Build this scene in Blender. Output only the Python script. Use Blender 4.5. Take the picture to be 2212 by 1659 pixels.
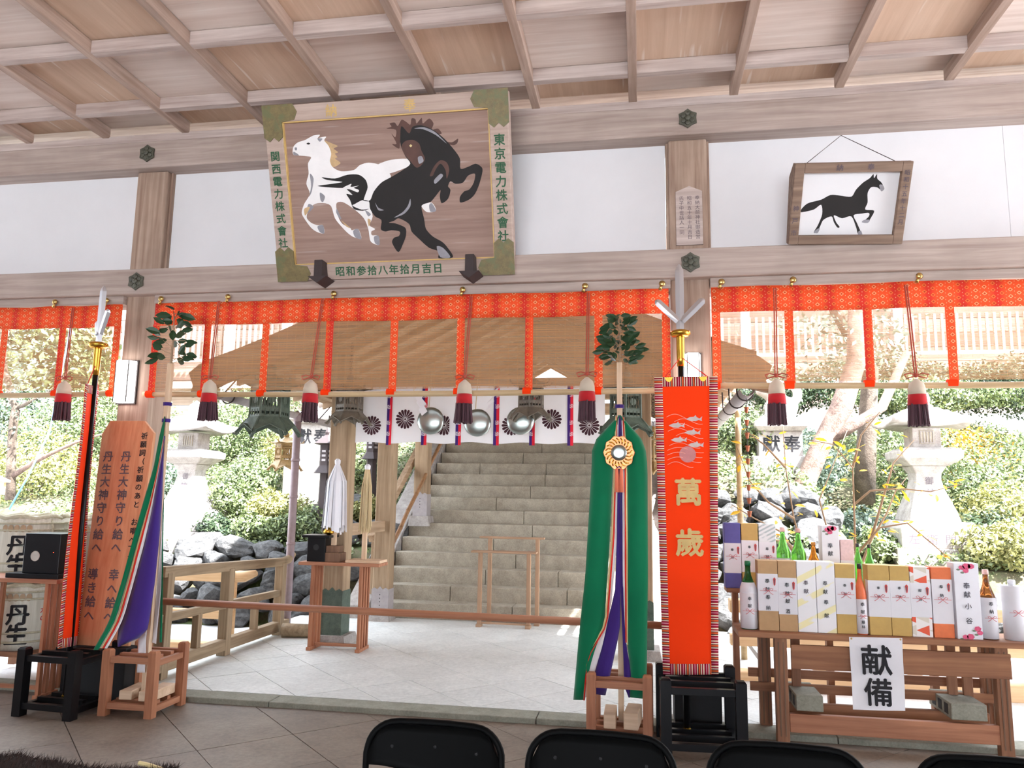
import bpy, math, random
import numpy as np
from mathutils import Vector as V, Matrix

for o in list(bpy.data.objects):
    bpy.data.objects.remove(o)
random.seed(11); RNG = np.random.default_rng(11)
SC = bpy.context.scene
COL = SC.collection

# ------------------------------------------------------------------ camera
W, H, F = 2212.0, 1659.0, 1655.0
CAM = V((0.0, -5.31, 1.5)); YAW, PITCH, ROLL = 0.16679, 0.14426, 0.01495
_r = V((math.cos(YAW), math.sin(YAW), 0)); _f = V((-math.sin(YAW), math.cos(YAW), 0)); _u = V((0, 0, 1))
FW = math.cos(PITCH) * _f + math.sin(PITCH) * _u
_u2 = -math.sin(PITCH) * _f + math.cos(PITCH) * _u
RT = math.cos(ROLL) * _r + math.sin(ROLL) * _u2
UP = -math.sin(ROLL) * _r + math.cos(ROLL) * _u2
cd = bpy.data.cameras.new('camera'); cam = bpy.data.objects.new('camera', cd); COL.objects.link(cam)
cd.sensor_width = 36.0; cd.lens = F / W * 36.0; cd.clip_start = 0.05; cd.clip_end = 200
m = Matrix.Identity(4)
for i in range(3):
    m[i][0] = RT[i]; m[i][1] = UP[i]; m[i][2] = -FW[i]; m[i][3] = CAM[i]
cam.matrix_world = m
SC.camera = cam

# ------------------------------------------------------------------ sky, sun, exposure
wd = bpy.data.worlds.new('world'); SC.world = wd; wd.use_nodes = True
_nt = wd.node_tree; _bg = _nt.nodes['Background']
_bg.inputs['Color'].default_value = (0.82, 0.92, 1.04, 1); _bg.inputs['Strength'].default_value = 1.15
sd = bpy.data.lights.new('sun', 'SUN'); sun = bpy.data.objects.new('sun', sd); COL.objects.link(sun)
sd.energy = 6.6; sd.angle = 0.02; sd.color = (0.975, 0.985, 1.0)
sun.rotation_euler = V((-0.55, 0.30, -0.78)).to_track_quat('-Z', 'Y').to_euler(); sun.location = (6, -6, 14)
SC.view_settings.view_transform = 'Standard'; SC.view_settings.look = 'None'
SC.view_settings.gamma = 1.0; SC.view_settings.use_curve_mapping = False
SC.view_settings.exposure = 2.76

# ------------------------------------------------------------------ helpers
def ray(u, v):
    return RT * ((u - W / 2) / F) - UP * ((v - H / 2) / F) + FW
def at(u, v, Y):            # point of the place seen at photo pixel (u, v) standing at depth Y
    d = ray(u, v); return CAM + d * ((Y - CAM.y) / d.y)
def atz(u, v, Z):
    d = ray(u, v); return CAM + d * ((Z - CAM.z) / d.z)
def onplane(u, v, P, n):
    d = ray(u, v); return CAM + d * ((P - CAM).dot(n) / d.dot(n))
def lin(c):
    c /= 255.0
    return c / 12.92 if c <= 0.04045 else ((c + 0.055) / 1.055) ** 2.4
def S(r, g, b, a=1.0):
    return (lin(r), lin(g), lin(b), a)

class MB:
    def __init__(s): s.v = []; s.f = []
    def add(s, vs, fs):
        b = len(s.v); s.v += [tuple(p) for p in vs]; s.f += [tuple(i + b for i in f) for f in fs]; return s
    def box(s, x0, x1, y0, y1, z0, z1):
        return s.add([(x0,y0,z0),(x1,y0,z0),(x1,y1,z0),(x0,y1,z0),(x0,y0,z1),(x1,y0,z1),(x1,y1,z1),(x0,y1,z1)],
                     [(3,2,1,0),(4,5,6,7),(0,1,5,4),(1,2,6,5),(2,3,7,6),(3,0,4,7)])
    def obox(s, c, sz, ax=None):
        c = V(c); ax = ax or (V((1,0,0)), V((0,1,0)), V((0,0,1)))
        a, b, d = ax[0]*sz[0]/2, ax[1]*sz[1]/2, ax[2]*sz[2]/2
        return s.add([c-a-b-d, c+a-b-d, c+a+b-d, c-a+b-d, c-a-b+d, c+a-b+d, c+a+b+d, c-a+b+d],
                     [(3,2,1,0),(4,5,6,7),(0,1,5,4),(1,2,6,5),(2,3,7,6),(3,0,4,7)])
    def bar(s, a, b, w, h, up=(0,0,1)):
        a, b = V(a), V(b); d = b - a; L = d.length; d.normalize(); up = V(up)
        x = d.cross(up)
        if x.length < 1e-4: x = d.cross(V((0,1,0)))
        x.normalize(); z = x.cross(d)
        return s.obox((a+b)/2, (w, L, h), (x, d, z))
    def cyl(s, a, b, r0, r1=None, n=12, cap=True):
        a, b = V(a), V(b); r1 = r0 if r1 is None else r1
        d = (b-a).normalized(); x = d.cross(V((0,0,1)))
        if x.length < 1e-3: x = V((1,0,0))
        x.normalize(); y = d.cross(x); vs = []
        for P, r in ((a, r0), (b, r1)):
            for i in range(n):
                t = 2*math.pi*i/n; vs.append(P + (x*math.cos(t) + y*math.sin(t))*r)
        fs = [(i, (i+1) % n, n+(i+1) % n, n+i) for i in range(n)]
        if cap: fs += [tuple(reversed(range(n))), tuple(range(n, 2*n))]
        return s.add(vs, fs)
    def tube(s, pts, r, n=8, cap=True):
        pts = [V(p) for p in pts]; rs = r if isinstance(r, (list, tuple)) else [r]*len(pts)
        vs = []; fs = []; px = None
        for i, p in enumerate(pts):
            d = (pts[min(i+1, len(pts)-1)] - pts[max(i-1, 0)]).normalized()
            if px is None:
                x = d.cross(V((0,0,1)))
                if x.length < 1e-3: x = d.cross(V((0,1,0)))
            else:
                x = px - d*px.dot(d)
            x.normalize(); px = x; y = d.cross(x)
            for k in range(n):
                t = 2*math.pi*k/n; vs.append(p + (x*math.cos(t)+y*math.sin(t))*rs[i])
        for i in range(len(pts)-1):
            for k in range(n):
                fs.append((i*n+k, i*n+(k+1) % n, (i+1)*n+(k+1) % n, (i+1)*n+k))
        if cap:
            fs += [tuple(reversed(range(n))), tuple(range((len(pts)-1)*n, len(pts)*n))]
        return s.add(vs, fs)
    def lathe(s, prof, c=(0,0,0), n=16, sq=None, rot=0.0, ax=None):
        c = V(c); vs = []; fs = []
        ax = ax or (V((1,0,0)), V((0,1,0)), V((0,0,1)))
        for r, z in prof:
            for k in range(n):
                t = 2*math.pi*k/n + rot
                vs.append(c + ax[0]*math.cos(t)*r + ax[1]*math.sin(t)*r + ax[2]*z)
        m_ = len(prof)
        for i in range(m_-1):
            for k in range(n):
                fs.append((i*n+k, i*n+(k+1) % n, (i+1)*n+(k+1) % n, (i+1)*n+k))
        fs += [tuple(reversed(range(n))), tuple(range((m_-1)*n, m_*n))]
        return s.add(vs, fs)
    def prism(s, poly, vec):
        n = len(poly); vec = V(vec); p = [V(q) for q in poly]
        vs = p + [q+vec for q in p]
        return s.add(vs, [tuple(range(n-1, -1, -1)), tuple(range(n, 2*n))] + [(i, (i+1) % n, n+(i+1) % n, n+i) for i in range(n)])
    def poly(s, pts): return s.add(pts, [tuple(range(len(pts)))])
    def grid(s, rows):
        nr, nc = len(rows), len(rows[0])
        return s.add([p for r in rows for p in r],
                     [(i*nc+j, i*nc+j+1, (i+1)*nc+j+1, (i+1)*nc+j) for i in range(nr-1) for j in range(nc-1)])

WL = {}
def finish(o, parent):
    COL.objects.link(o)
    if parent is not None:
        o.parent = parent; p = WL.get(parent.name, V((0,0,0)))
        o.matrix_parent_inverse = Matrix.Translation(-p)
        WL[o.name] = V((0,0,0)) if False else p * 0
    return o
def obj(name, mb, mat, parent=None, smooth=False, bev=0.0, solid=0.0, kind=None, label=None):
    if isinstance(mb, MB):
        me = bpy.data.meshes.new(name); me.from_pydata(mb.v, [], mb.f); me.update()
    else:
        me = mb
    if not me.materials: me.materials.append(mat)
    if smooth: me.polygons.foreach_set('use_smooth', [True]*len(me.polygons))
    o = bpy.data.objects.new(name, me); finish(o, parent)
    if solid:
        md = o.modifiers.new('solid', 'SOLIDIFY'); md.thickness = solid; md.offset = 0
    if bev:
        md = o.modifiers.new('bevel', 'BEVEL'); md.width = bev; md.segments = 2; md.limit_method = 'ANGLE'
    if kind: o['kind'] = kind
    if label: o['label'] = label
    return o
def thing(name, label, cat, loc=(0,0,0), group=None, kind=None):
    o = bpy.data.objects.new(name, None); o.empty_display_size = 0.1; COL.objects.link(o)
    o.location = V(loc); WL[o.name] = V(loc)
    if kind: o['kind'] = kind
    if label: o['label'] = label
    if cat: o['category'] = cat
    if group: o['group'] = group
    return o
def tag(o, label, cat, group=None):
    o['label'] = label; o['category'] = cat
    if group: o['group'] = group
    return o
def dup(root, loc, rotz=0.0, label=None):
    r = root.copy(); COL.objects.link(r); r.location = V(loc); r.rotation_euler = (0, 0, rotz)
    if label: r['label'] = label
    for ch in root.children:
        c = ch.copy(); COL.objects.link(c); c.parent = r
        for g in ch.children:
            d = g.copy(); COL.objects.link(d); d.parent = c
    return r

# ------------------------------------------------------------------ materials
class NT:
    def __init__(s, name):
        s.m = bpy.data.materials.new(name); s.m.use_nodes = True; s.t = s.m.node_tree; s.n = s.t.nodes
        s.b = s.n['Principled BSDF']; s.out = s.n['Material Output']
    def node(s, typ, **kw):
        x = s.n.new(typ)
        for k, v in kw.items(): setattr(x, k, v)
        return x
    def link(s, a, b): s.t.links.new(a, b)
    def put(s, sock, val):
        if isinstance(val, bpy.types.NodeSocket): s.link(val, sock)
        else: sock.default_value = val
    def math(s, op, a, b=None, c=None):
        x = s.node('ShaderNodeMath', operation=op); s.put(x.inputs[0], a)
        if b is not None: s.put(x.inputs[1], b)
        if c is not None: s.put(x.inputs[2], c)
        return x.outputs[0]
    def co(s, kind='Object'): return s.node('ShaderNodeTexCoord').outputs[kind]
    def map(s, vec, scale=(1,1,1), rot=(0,0,0), loc=(0,0,0)):
        x = s.node('ShaderNodeMapping'); s.link(vec, x.inputs['Vector'])
        x.inputs['Scale'].default_value = scale; x.inputs['Rotation'].default_value = rot; x.inputs['Location'].default_value = loc
        return x.outputs[0]
    def noise(s, vec, scale=5.0, detail=4.0, rough=0.55, dist=0.0):
        x = s.node('ShaderNodeTexNoise'); s.link(vec, x.inputs['Vector'])
        x.inputs['Scale'].default_value = scale; x.inputs['Detail'].default_value = detail
        x.inputs['Roughness'].default_value = rough; x.inputs['Distortion'].default_value = dist
        return x.outputs['Fac']
    def ramp(s, fac, stops, const=False):
        x = s.node('ShaderNodeValToRGB'); s.put(x.inputs['Fac'], fac); e = x.color_ramp.elements
        if const: x.color_ramp.interpolation = 'CONSTANT'
        e[0].position, e[0].color = stops[0]; e[1].position, e[1].color = stops[-1]
        for p, c in stops[1:-1]:
            q = e.new(p); q.color = c
        return x.outputs['Color']
    def mix(s, fac, a, b, typ='MIX'):
        x = s.node('ShaderNodeMix', data_type='RGBA', blend_type=typ)
        s.put(x.inputs['Factor'], fac); s.put(x.inputs['A'], a); s.put(x.inputs['B'], b)
        return x.outputs['Result']
    def bump(s, h, strength=0.3, dist=0.01):
        x = s.node('ShaderNodeBump'); s.link(h, x.inputs['Height'])
        x.inputs['Strength'].default_value = strength; x.inputs['Distance'].default_value = dist
        s.link(x.outputs[0], s.b.inputs['Normal'])
    def set(s, col=None, rough=None, metal=None, spec=None):
        if col is not None: s.put(s.b.inputs['Base Color'], col)
        if rough is not None: s.put(s.b.inputs['Roughness'], rough)
        if metal is not None: s.b.inputs['Metallic'].default_value = metal
        if spec is not None: s.b.inputs['Specular IOR Level'].default_value = spec
        return s
    def sep(s, vec):
        x = s.node('ShaderNodeSeparateXYZ'); s.link(vec, x.inputs[0]); return x.outputs

def shade(c, k): return (c[0]*k, c[1]*k, c[2]*k, 1)
def wood(name, c1, c2, grain='X', rough=0.7, fine=1.0, spots=0.25, rand=0.0, fleck=0.0):
    n = NT(name); o = n.co()
    if rand:
        oi = n.node('ShaderNodeObjectInfo'); va = n.node('ShaderNodeVectorMath', operation='ADD')
        sc_ = n.node('ShaderNodeVectorMath', operation='SCALE'); sc_.inputs['Scale'].default_value = 13.0
        cx = n.node('ShaderNodeCombineXYZ')
        for k in range(3): n.link(oi.outputs['Random'], cx.inputs[k])
        n.link(cx.outputs[0], sc_.inputs[0]); n.link(o, va.inputs[0]); n.link(sc_.outputs[0], va.inputs[1]); o = va.outputs[0]
    s = {'X': (1.2, 26, 26), 'Y': (26, 1.2, 26), 'Z': (26, 26, 1.2)}[grain]
    g = n.noise(n.map(o, tuple(k*fine for k in s)), 1.0, 6, 0.6, 0.4)
    big = n.noise(o, 2.3, 3, 0.6)
    c = n.ramp(g, [(0.3, c1), (0.72, c2)])
    c = n.mix(n.math('MULTIPLY', n.ramp(big, [(0.42, (0,0,0,1)), (0.7, (1,1,1,1))]), spots), c, shade(c1, 0.62))
    if fleck:
        q = {'X': (2, 34, 34), 'Y': (34, 2, 34), 'Z': (34, 34, 2)}[grain]
        c = n.mix(n.math('MULTIPLY', n.ramp(n.noise(n.map(o, q), 1, 1, .3), [(.66, (0,0,0,1)), (.74, (1,1,1,1))]), fleck), c, S(240,232,226))
    if rand:
        c = n.mix(n.math('MULTIPLY', oi.outputs['Random'], rand), c, shade(c1, 0.7))
    n.set(c, rough); n.bump(g, 0.25, 0.004); return n.m
def stone(name, c1, c2, scale=6.0, rough=0.85, bump=0.4, dist=0.01, rand=0.0, moss=None):
    n = NT(name); o = n.co()
    a = n.noise(o, scale, 8, 0.65); b = n.noise(o, scale*9, 4, 0.7)
    c = n.ramp(a, [(0.3, c1), (0.7, c2)])
    c = n.mix(0.25, c, n.ramp(b, [(0.35, shade(c1, .5)), (0.65, shade(c2, 1.15))]))
    if moss:
        z = n.noise(o, scale*.6, 5, .6)
        c = n.mix(n.ramp(z, [(.5, (0,0,0,1)), (.62, (1,1,1,1))]), c, moss)
    if rand:
        oi = n.node('ShaderNodeObjectInfo'); c = n.mix(n.math('MULTIPLY', oi.outputs['Random'], rand), c, shade(c1, .72))
    n.set(c, rough); n.bump(n.math('ADD', a, n.math('MULTIPLY', b, .4)), bump, dist); return n.m
def plain(name, c, rough=0.6, metal=0.0, vary=0.12, spec=None, scale=20):
    n = NT(name); a = n.noise(n.co(), scale, 4, .6)
    n.set(n.ramp(a, [(.3, shade(c, 1-vary)), (.7, shade(c, 1+vary*.5))]), rough, metal, spec); return n.m
def cloth(name, c, vary=.1):
    n = NT(name); o = n.co(); a = n.noise(o, 6, 3); w = n.noise(n.map(o, (400, 400, 120)), 1, 2)
    n.set(n.ramp(a, [(.3, shade(c, 1-vary)), (.7, c)]), .85, spec=.2); n.bump(w, .15, .001)
    n.b.inputs['Sheen Weight'].default_value = .2; return n.m
def emit(name, c, k):
    n = NT(name); n.set(c, .4); n.b.inputs['Emission Color'].default_value = c; n.b.inputs['Emission Strength'].default_value = k; return n.m
def leafmat(name, c1, c2, trans=.35):
    n = NT(name); a = n.noise(n.co(), 3.5, 3); g = n.node('ShaderNodeNewGeometry')
    a = n.math('ADD', n.math('MULTIPLY', a, .5), n.math('MULTIPLY', g.outputs['Random Per Island'], .5))
    c = n.ramp(a, [(.25, c1), (.75, c2)]); n.set(c, .45)
    t = n.node('ShaderNodeBsdfTranslucent'); n.link(c, t.inputs['Color'])
    mx = n.node('ShaderNodeMixShader'); mx.inputs[0].default_value = trans
    n.link(n.b.outputs[0], mx.inputs[1]); n.link(t.outputs[0], mx.inputs[2]); n.link(mx.outputs[0], n.out.inputs['Surface']); return n.m

M = {}
GRY = (S(150,126,112), S(196,174,160))
M['beam'] = wood('weathered_beam', S(158,139,130), S(194,178,169), 'X', .8, spots=.25)
M['batten_x'] = wood('batten_x', S(170,150,142), S(220,206,200), 'X', .8, rand=.25)
M['batten_y'] = wood('batten_y', S(156,130,116), S(204,180,166), 'Y', .8, rand=.25)
M['post'] = wood('post_wood', S(146,118,102), S(192,168,150), 'Z', .75, spots=.35)
M['panel_a'] = wood('ceiling_panel_cross', S(212,192,182), S(236,222,214), 'X', .85, .6, spots=.1, rand=.15, fleck=.35)
M['panel_b'] = wood('ceiling_panel_long', S(204,172,148), S(226,198,176), 'Y', .85, .6, spots=.1, rand=.15, fleck=.6)
M['plaster'] = plain('plaster', S(227,226,229), .9, vary=.03, scale=3)
M['red_wood'] = wood('red_wood', S(146,88,58), S(190,128,92), 'Z', .6)
M['red_wood_x'] = wood('red_wood_x', S(146,90,62), S(188,130,96), 'X', .6)
M['red_wood_y'] = wood('red_wood_y', S(146,90,62), S(188,130,96), 'Y', .6)
M['table_wood'] = wood('table_wood', S(120,74,48), S(168,116,80), 'X', .65)
M['table_wood_z'] = wood('table_wood_z', S(116,72,48), S(164,114,80), 'Z', .65)
M['hinoki'] = wood('hinoki', S(206,172,138), S(234,206,176), 'Z', .6)
M['hinoki_x'] = wood('hinoki_x', S(206,172,138), S(234,206,176), 'X', .6)
M['pale_new'] = wood('pale_new_wood', S(222,178,128), S(244,210,166), 'X', .6, spots=.1)
M['rail_old'] = wood('rail_old', S(130,108,82), S(178,154,124), 'Y', .75)
M['rail_old_z'] = wood('rail_old_z', S(130,108,82), S(178,154,124), 'Z', .75)
M['porch'] = wood('porch_wood', S(138,112,84), S(186,160,130), 'Z', .75, spots=.3)
M['porch_x'] = wood('porch_wood_x', S(150,122,94), S(196,168,138), 'X', .75)
M['barge'] = wood('bargeboard_wood', S(112,84,60), S(150,120,92), 'X', .75)
M['porch_y'] = wood('porch_wood_y', S(150,122,94), S(196,168,138), 'Y', .75)
M['stand_brown'] = wood('stand_brown', S(150,116,88), S(188,152,122), 'Z', .65)
M['stand_brown_x'] = wood('stand_brown_x', S(150,116,88), S(188,152,122), 'X', .65)
M['dark_wood'] = wood('dark_wood', S(92,66,48), S(134,100,76), 'Z', .7)
M['plaque'] = wood('plaque_wood', S(190,122,82), S(218,162,120), 'Z', .6, spots=.15)
M['black'] = plain('black_lacquer', S(15,14,17), .35, vary=.1, spec=.25)
M['black_matte'] = plain('black_matte', S(24,23,24), .75)
M['vinyl'] = plain('black_vinyl', S(10,10,10), .6, vary=.1, scale=60, spec=.08)
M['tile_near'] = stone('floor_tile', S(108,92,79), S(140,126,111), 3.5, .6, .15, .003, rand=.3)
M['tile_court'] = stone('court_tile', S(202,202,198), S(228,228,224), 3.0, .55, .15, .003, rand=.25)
M['grout'] = plain('grout', S(104,92,82), .9)
M['curb'] = stone('curb_stone', S(122,120,106), S(156,153,138), 8, .85, .5, .006)
M['granite'] = stone('granite', S(132,124,118), S(184,176,170), 9, .85, .4, .008)
M['step'] = stone('step_stone', S(148,138,122), S(188,178,160), 7, .85, .8, .012)
M['rock'] = stone('rock', S(40,40,42), S(150,148,146), 4.0, .8, 1.0, .08, rand=.35)
M['gravel'] = stone('gravel', S(206,205,204), S(234,233,232), 20, .9, .5, .01)
M['soil'] = stone('soil', S(70,64,48), S(112,106,78), 4, .95, .6, .03, moss=S(80,94,52))
M['gold'] = plain('gold', S(224,172,70), .25, 1.0, vary=.1)
M['brass'] = plain('brass', S(206,176,110), .3, 1.0)
M['goldpaint'] = plain('gold_paint', S(212,178,112), .6, .1)
M['silver'] = plain('silver_blade', S(206,204,208), .3, .8, vary=.02, scale=3)
M['mirror'] = plain('mirror_metal', S(164,172,168), .3, 1.0, vary=.05, scale=4)
M['bronze_green'] = stone('green_bronze', S(52,66,56), S(92,106,92), 12, .6, .3, .004)
M['bronze'] = stone('brown_bronze', S(78,72,62), S(122,112,98), 12, .55, .3, .004)
M['gilt'] = stone('gilt_bronze', S(130,100,56), S(176,144,92), 12, .5, .3, .004)
M['iron'] = plain('dark_iron', S(58,46,46), .7)
M['verdigris'] = stone('verdigris', S(96,84,52), S(136,120,74), 22, .5, .5, .004, moss=S(104,104,66))
M['fitting'] = stone('dark_fitting', S(58,56,48), S(96,96,82), 30, .5, .5, .004)
M['gutter'] = plain('gutter_grey', S(168,160,160), .5)
M['pipe'] = plain('pipe_mauve', S(150,130,134), .5)
M['bamboo'] = wood('bamboo', S(182,152,110), S(212,186,146), 'X', .5, spots=.1)
M['bamboo_rail'] = wood('bamboo_rail', S(142,100,66), S(182,138,98), 'Y', .5)
M['white_paper'] = plain('white_paper', S(238,236,240), .85, vary=.02)
M['white_cloth'] = cloth('white_cloth', S(248,246,250), .03)
def _tl(m_, k):
    n = m_.node_tree; t = n.nodes.new('ShaderNodeBsdfTranslucent'); t.inputs['Color'].default_value = (.9, .9, .92, 1)
    x = n.nodes.new('ShaderNodeMixShader'); x.inputs[0].default_value = k; o = n.nodes['Material Output']
    n.links.new(n.nodes['Principled BSDF'].outputs[0], x.inputs[1]); n.links.new(t.outputs[0], x.inputs[2]); n.links.new(x.outputs[0], o.inputs['Surface'])
_tl(M['white_cloth'], .3); _tl(M['white_paper'], .15)
M['ink'] = plain('ink', S(28,26,30), .8, vary=.05)
M['ink_soft'] = plain('ink_soft', S(96,84,92), .8)
M['ink_grey'] = plain('ink_grey', S(70,66,72), .8)
M['green_ink'] = plain('green_ink', S(44,92,62), .7)
M['red_ink'] = plain('red_ink', S(196,44,44), .7)
M['green_silk'] = cloth('green_silk', S(0,112,72))
M['purple_silk'] = cloth('purple_silk', S(62,38,118))
M['red_silk'] = cloth('red_silk', S(226,50,36))
M['cream_silk'] = cloth('cream_silk', S(226,206,150))
M['white_silk'] = cloth('white_silk', S(228,222,222))
M['orange_silk'] = cloth('orange_silk', S(255,62,6), .02)
M['orange_silk'].node_tree.nodes['Principled BSDF'].inputs['Sheen Weight'].default_value = 0
M['maroon'] = plain('maroon_print', S(62,24,36), .85)
M['band_purple'] = cloth('band_purple', S(64,36,110))
M['band_red'] = cloth('band_red', S(222,36,56))
M['cord'] = cloth('red_cord', S(176,78,62))
M['tassel_white'] = cloth('tassel_cream', S(206,190,170))
M['tassel_red'] = cloth('tassel_red', S(188,36,42))
M['tassel_dark'] = cloth('tassel_dark', S(82,54,62))
M['pink_tassel'] = cloth('pink_tassel', S(232,124,92))
M['hemp'] = wood('hemp', S(190,164,120), S(224,204,164), 'Z', .8, 2.0)
M['leaf_dark'] = leafmat('sakaki_leaf', S(24,50,30), S(46,78,44), .15)
M['bark'] = stone('bark', S(62,50,42), S(120,104,90), 5, .9, 1.0, .03)
M['bark_red'] = stone('bark_red', S(58,34,26), S(158,132,118), 5, .9, 1.0, .03)
M['twig'] = plain('twig', S(150,124,98), .8)
M['horse_black'] = plain('horse_black_paint', S(22,16,16), .7, vary=.3, scale=6)
M['horse_brown'] = plain('horse_brown_paint', S(86,52,42), .6, vary=.3, scale=9)
M['horse_white'] = plain('horse_white_paint', S(244,241,241), .6, vary=.06, scale=8)
M['horse_grey'] = plain('horse_grey_paint', S(150,148,156), .6, vary=.2, scale=14)
M['horse_tan'] = plain('horse_tan_paint', S(206,172,128), .6, vary=.2)
M['board'] = wood('picture_board', S(140,112,102), S(172,144,132), 'X', .8, spots=.1, fleck=.2)
M['frame'] = wood('picture_frame', S(166,142,130), S(206,186,174), 'X', .75, spots=.2)
M['frame2'] = wood('small_frame', S(112,88,74), S(156,132,114), 'X', .75)
M['skin_fur'] = plain('fur_base', S(44,32,28), .95, vary=.3)
M['lampglass'] = emit('lamp_glass', (1, .97, .97, 1), 1.3)
M['lamp_frame'] = plain('lamp_frame', S(60,52,50), .6)

def ribbons(name, horiz='Z', period=.062):        # woven striped border of the banners
    n = NT(name); s = n.sep(n.co()); i = {'X': 0, 'Y': 1, 'Z': 2}[horiz]
    f = n.math('FRACT', n.math('DIVIDE', n.math('ADD', s[i], 20.0), period))
    cr, wn, og, dk = S(236,214,186), S(150,24,48), S(240,120,50), S(70,30,40)
    c = n.ramp(f, [(0, cr), (.09, wn), (.26, S(226,150,170)), (.32, wn), (.46, cr), (.53, dk), (.60, S(222,96,48)), (.74, dk), (.80, cr), (.88, wn)], True)
    n.set(c, .8, spec=.2); return n.m
M['border_z'] = ribbons('banner_border', 'Z', .075)
M['border_x'] = ribbons('banner_border_across', 'X', .07)
def brocade(name, P=.052):                          # orange silk woven with gold diamonds
    n = NT(name); s = n.sep(n.co()); x = n.math('DIVIDE', n.math('ADD', s[0], 20.0), P); z = n.math('DIVIDE', n.math('ADD', s[2], 20.0), P*.86)
    col = n.math('FLOOR', x); odd = n.math('MODULO', col, 2.0)
    z2 = n.math('ADD', z, n.math('MULTIPLY', odd, .5))
    fx = n.math('ABSOLUTE', n.math('SUBTRACT', n.math('FRACT', x), .5)); fz = n.math('ABSOLUTE', n.math('SUBTRACT', n.math('FRACT', z2), .5))
    d = n.math('ADD', fx, fz)
    ring = n.math('LESS_THAN', n.math('ABSOLUTE', n.math('SUBTRACT', d, .24)), .05)
    dot = n.math('LESS_THAN', d, .09)
    dx = n.math('ABSOLUTE', n.math('SUBTRACT', n.math('FRACT', n.math('ADD', x, .5)), .5)); dz = n.math('ABSOLUTE', n.math('SUBTRACT', n.math('FRACT', n.math('ADD', z2, .25)), .5))
    dot2 = n.math('LESS_THAN', n.math('ADD', dx, dz), .09)
    w = n.math('SINE', n.math('MULTIPLY', x, math.pi/2))
    base = n.mix(n.ramp(w, [(.2, (0,0,0,1)), (.95, (1,1,1,1))]), S(244,86,42), S(218,54,40))
    tone = n.mix(n.math('LESS_THAN', n.math('MODULO', col, 4.0), 1.5), S(238,190,140), S(228,140,66))
    c = n.mix(n.math('MULTIPLY', ring, .9), base, tone); c = n.mix(n.math('MULTIPLY', dot, .8), c, S(150,60,50)); c = n.mix(n.math('MULTIPLY', dot2, .8), c, S(240,200,160))
    n.set(c, .7, spec=.2); return n.m
M['brocade'] = brocade('orange_brocade')
def screen_mat():                                   # fine split-bamboo blind: half of it open gaps
    n = NT('bamboo_screen'); o = n.co(); s = n.sep(o)
    c = n.ramp(n.noise(n.map(o, (2, 2, 160)), 1, 3), [(.3, S(172,124,84)), (.7, S(200,154,112))])
    n.set(c, .8)
    th = n.math('LESS_THAN', n.math('ABSOLUTE', n.math('SUBTRACT', n.math('FRACT', n.math('DIVIDE', n.math('ADD', s[0], 20.), .068)), .5)), .03)
    tl = n.node('ShaderNodeBsdfTranslucent'); n.link(c, tl.inputs['Color'])
    m1 = n.node('ShaderNodeMixShader'); m1.inputs[0].default_value = .3; n.link(n.b.outputs[0], m1.inputs[1]); n.link(tl.outputs[0], m1.inputs[2])
    tr = n.node('ShaderNodeBsdfTransparent')
    fac = n.math('ADD', n.math('MULTIPLY', n.noise(n.map(o, (.6, .6, 230)), 1, 2), .5), .29)
    fac = n.math('ADD', fac, n.math('MULTIPLY', th, .05))
    mx = n.node('ShaderNodeMixShader'); n.link(fac, mx.inputs[0]); n.link(tr.outputs[0], mx.inputs[1]); n.link(m1.outputs[0], mx.inputs[2])
    n.link(mx.outputs[0], n.out.inputs['Surface']); return n.m
M['screen'] = screen_mat()
def glass(name, c, rough=.05):
    n = NT(name); n.set(c, rough); n.b.inputs['Transmission Weight'].default_value = .75; n.b.inputs['IOR'].default_value = 1.3; return n.m
M['glass_green'] = glass('green_glass', S(120,200,90)); M['glass_dark'] = glass('dark_green_glass', S(60,130,70))
M['glass_amber'] = glass('amber_glass', S(230,150,60)); M['glass_brown'] = glass('brown_glass', S(130,80,40))

# ------------------------------------------------------------------ lettering
_gl = {}
def glyph(ch, bold=0):
    k = ch
    if k not in _gl:
        c = bpy.data.curves.new('g', 'FONT'); c.body = ch; c.resolution_u = 2; c.align_x = 'CENTER'
        o = bpy.data.objects.new('g', c); COL.objects.link(o); bpy.context.view_layer.update()
        me = bpy.data.meshes.new_from_object(o.evaluated_get(bpy.context.evaluated_depsgraph_get()))
        vs = [(v.co.x, v.co.y - .38) for v in me.vertices]; fs = [tuple(p.vertices) for p in me.polygons]
        bpy.data.objects.remove(o); bpy.data.curves.remove(c); bpy.data.meshes.remove(me); _gl[k] = (vs, fs)
    return _gl[k]
def lettering(name, items, mat, parent, bold=.012):
    """items: (char, centre, right vector, up vector, size); print lies on the surface"""
    def put(mb, ch, c, r, u, sz):
        vs, fs = glyph(ch, 0); c = V(c); r = V(r).normalized(); u = V(u).normalized()
        offs = [(0, 0)] if bold < .006 else [(0, 0), (bold, 0), (-bold, 0), (0, bold), (0, -bold)]
        nn = r.cross(u)
        for k, (ox, oy) in enumerate(offs): mb.add([c + nn*(k*.0004) + r*((x+ox)*sz) + u*((y+oy)*sz) for x, y in vs], fs)
    big = [it for it in items if it[4] >= .05]; small = [it for it in items if it[4] < .05]
    for it in big:
        mb = MB(); put(mb, *it); obj('character', mb, mat, parent)
    if small:
        mb = MB()
        for it in small: put(mb, *it)
        obj(name, mb, mat, parent, kind='stuff')
def column(text, top, step, r, u, sz):   # one vertical line of writing
    top = V(top); u = V(u).normalized()
    return [(ch, top - u*(i*step), r, u, sz) for i, ch in enumerate(text) if ch != ' ']
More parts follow.
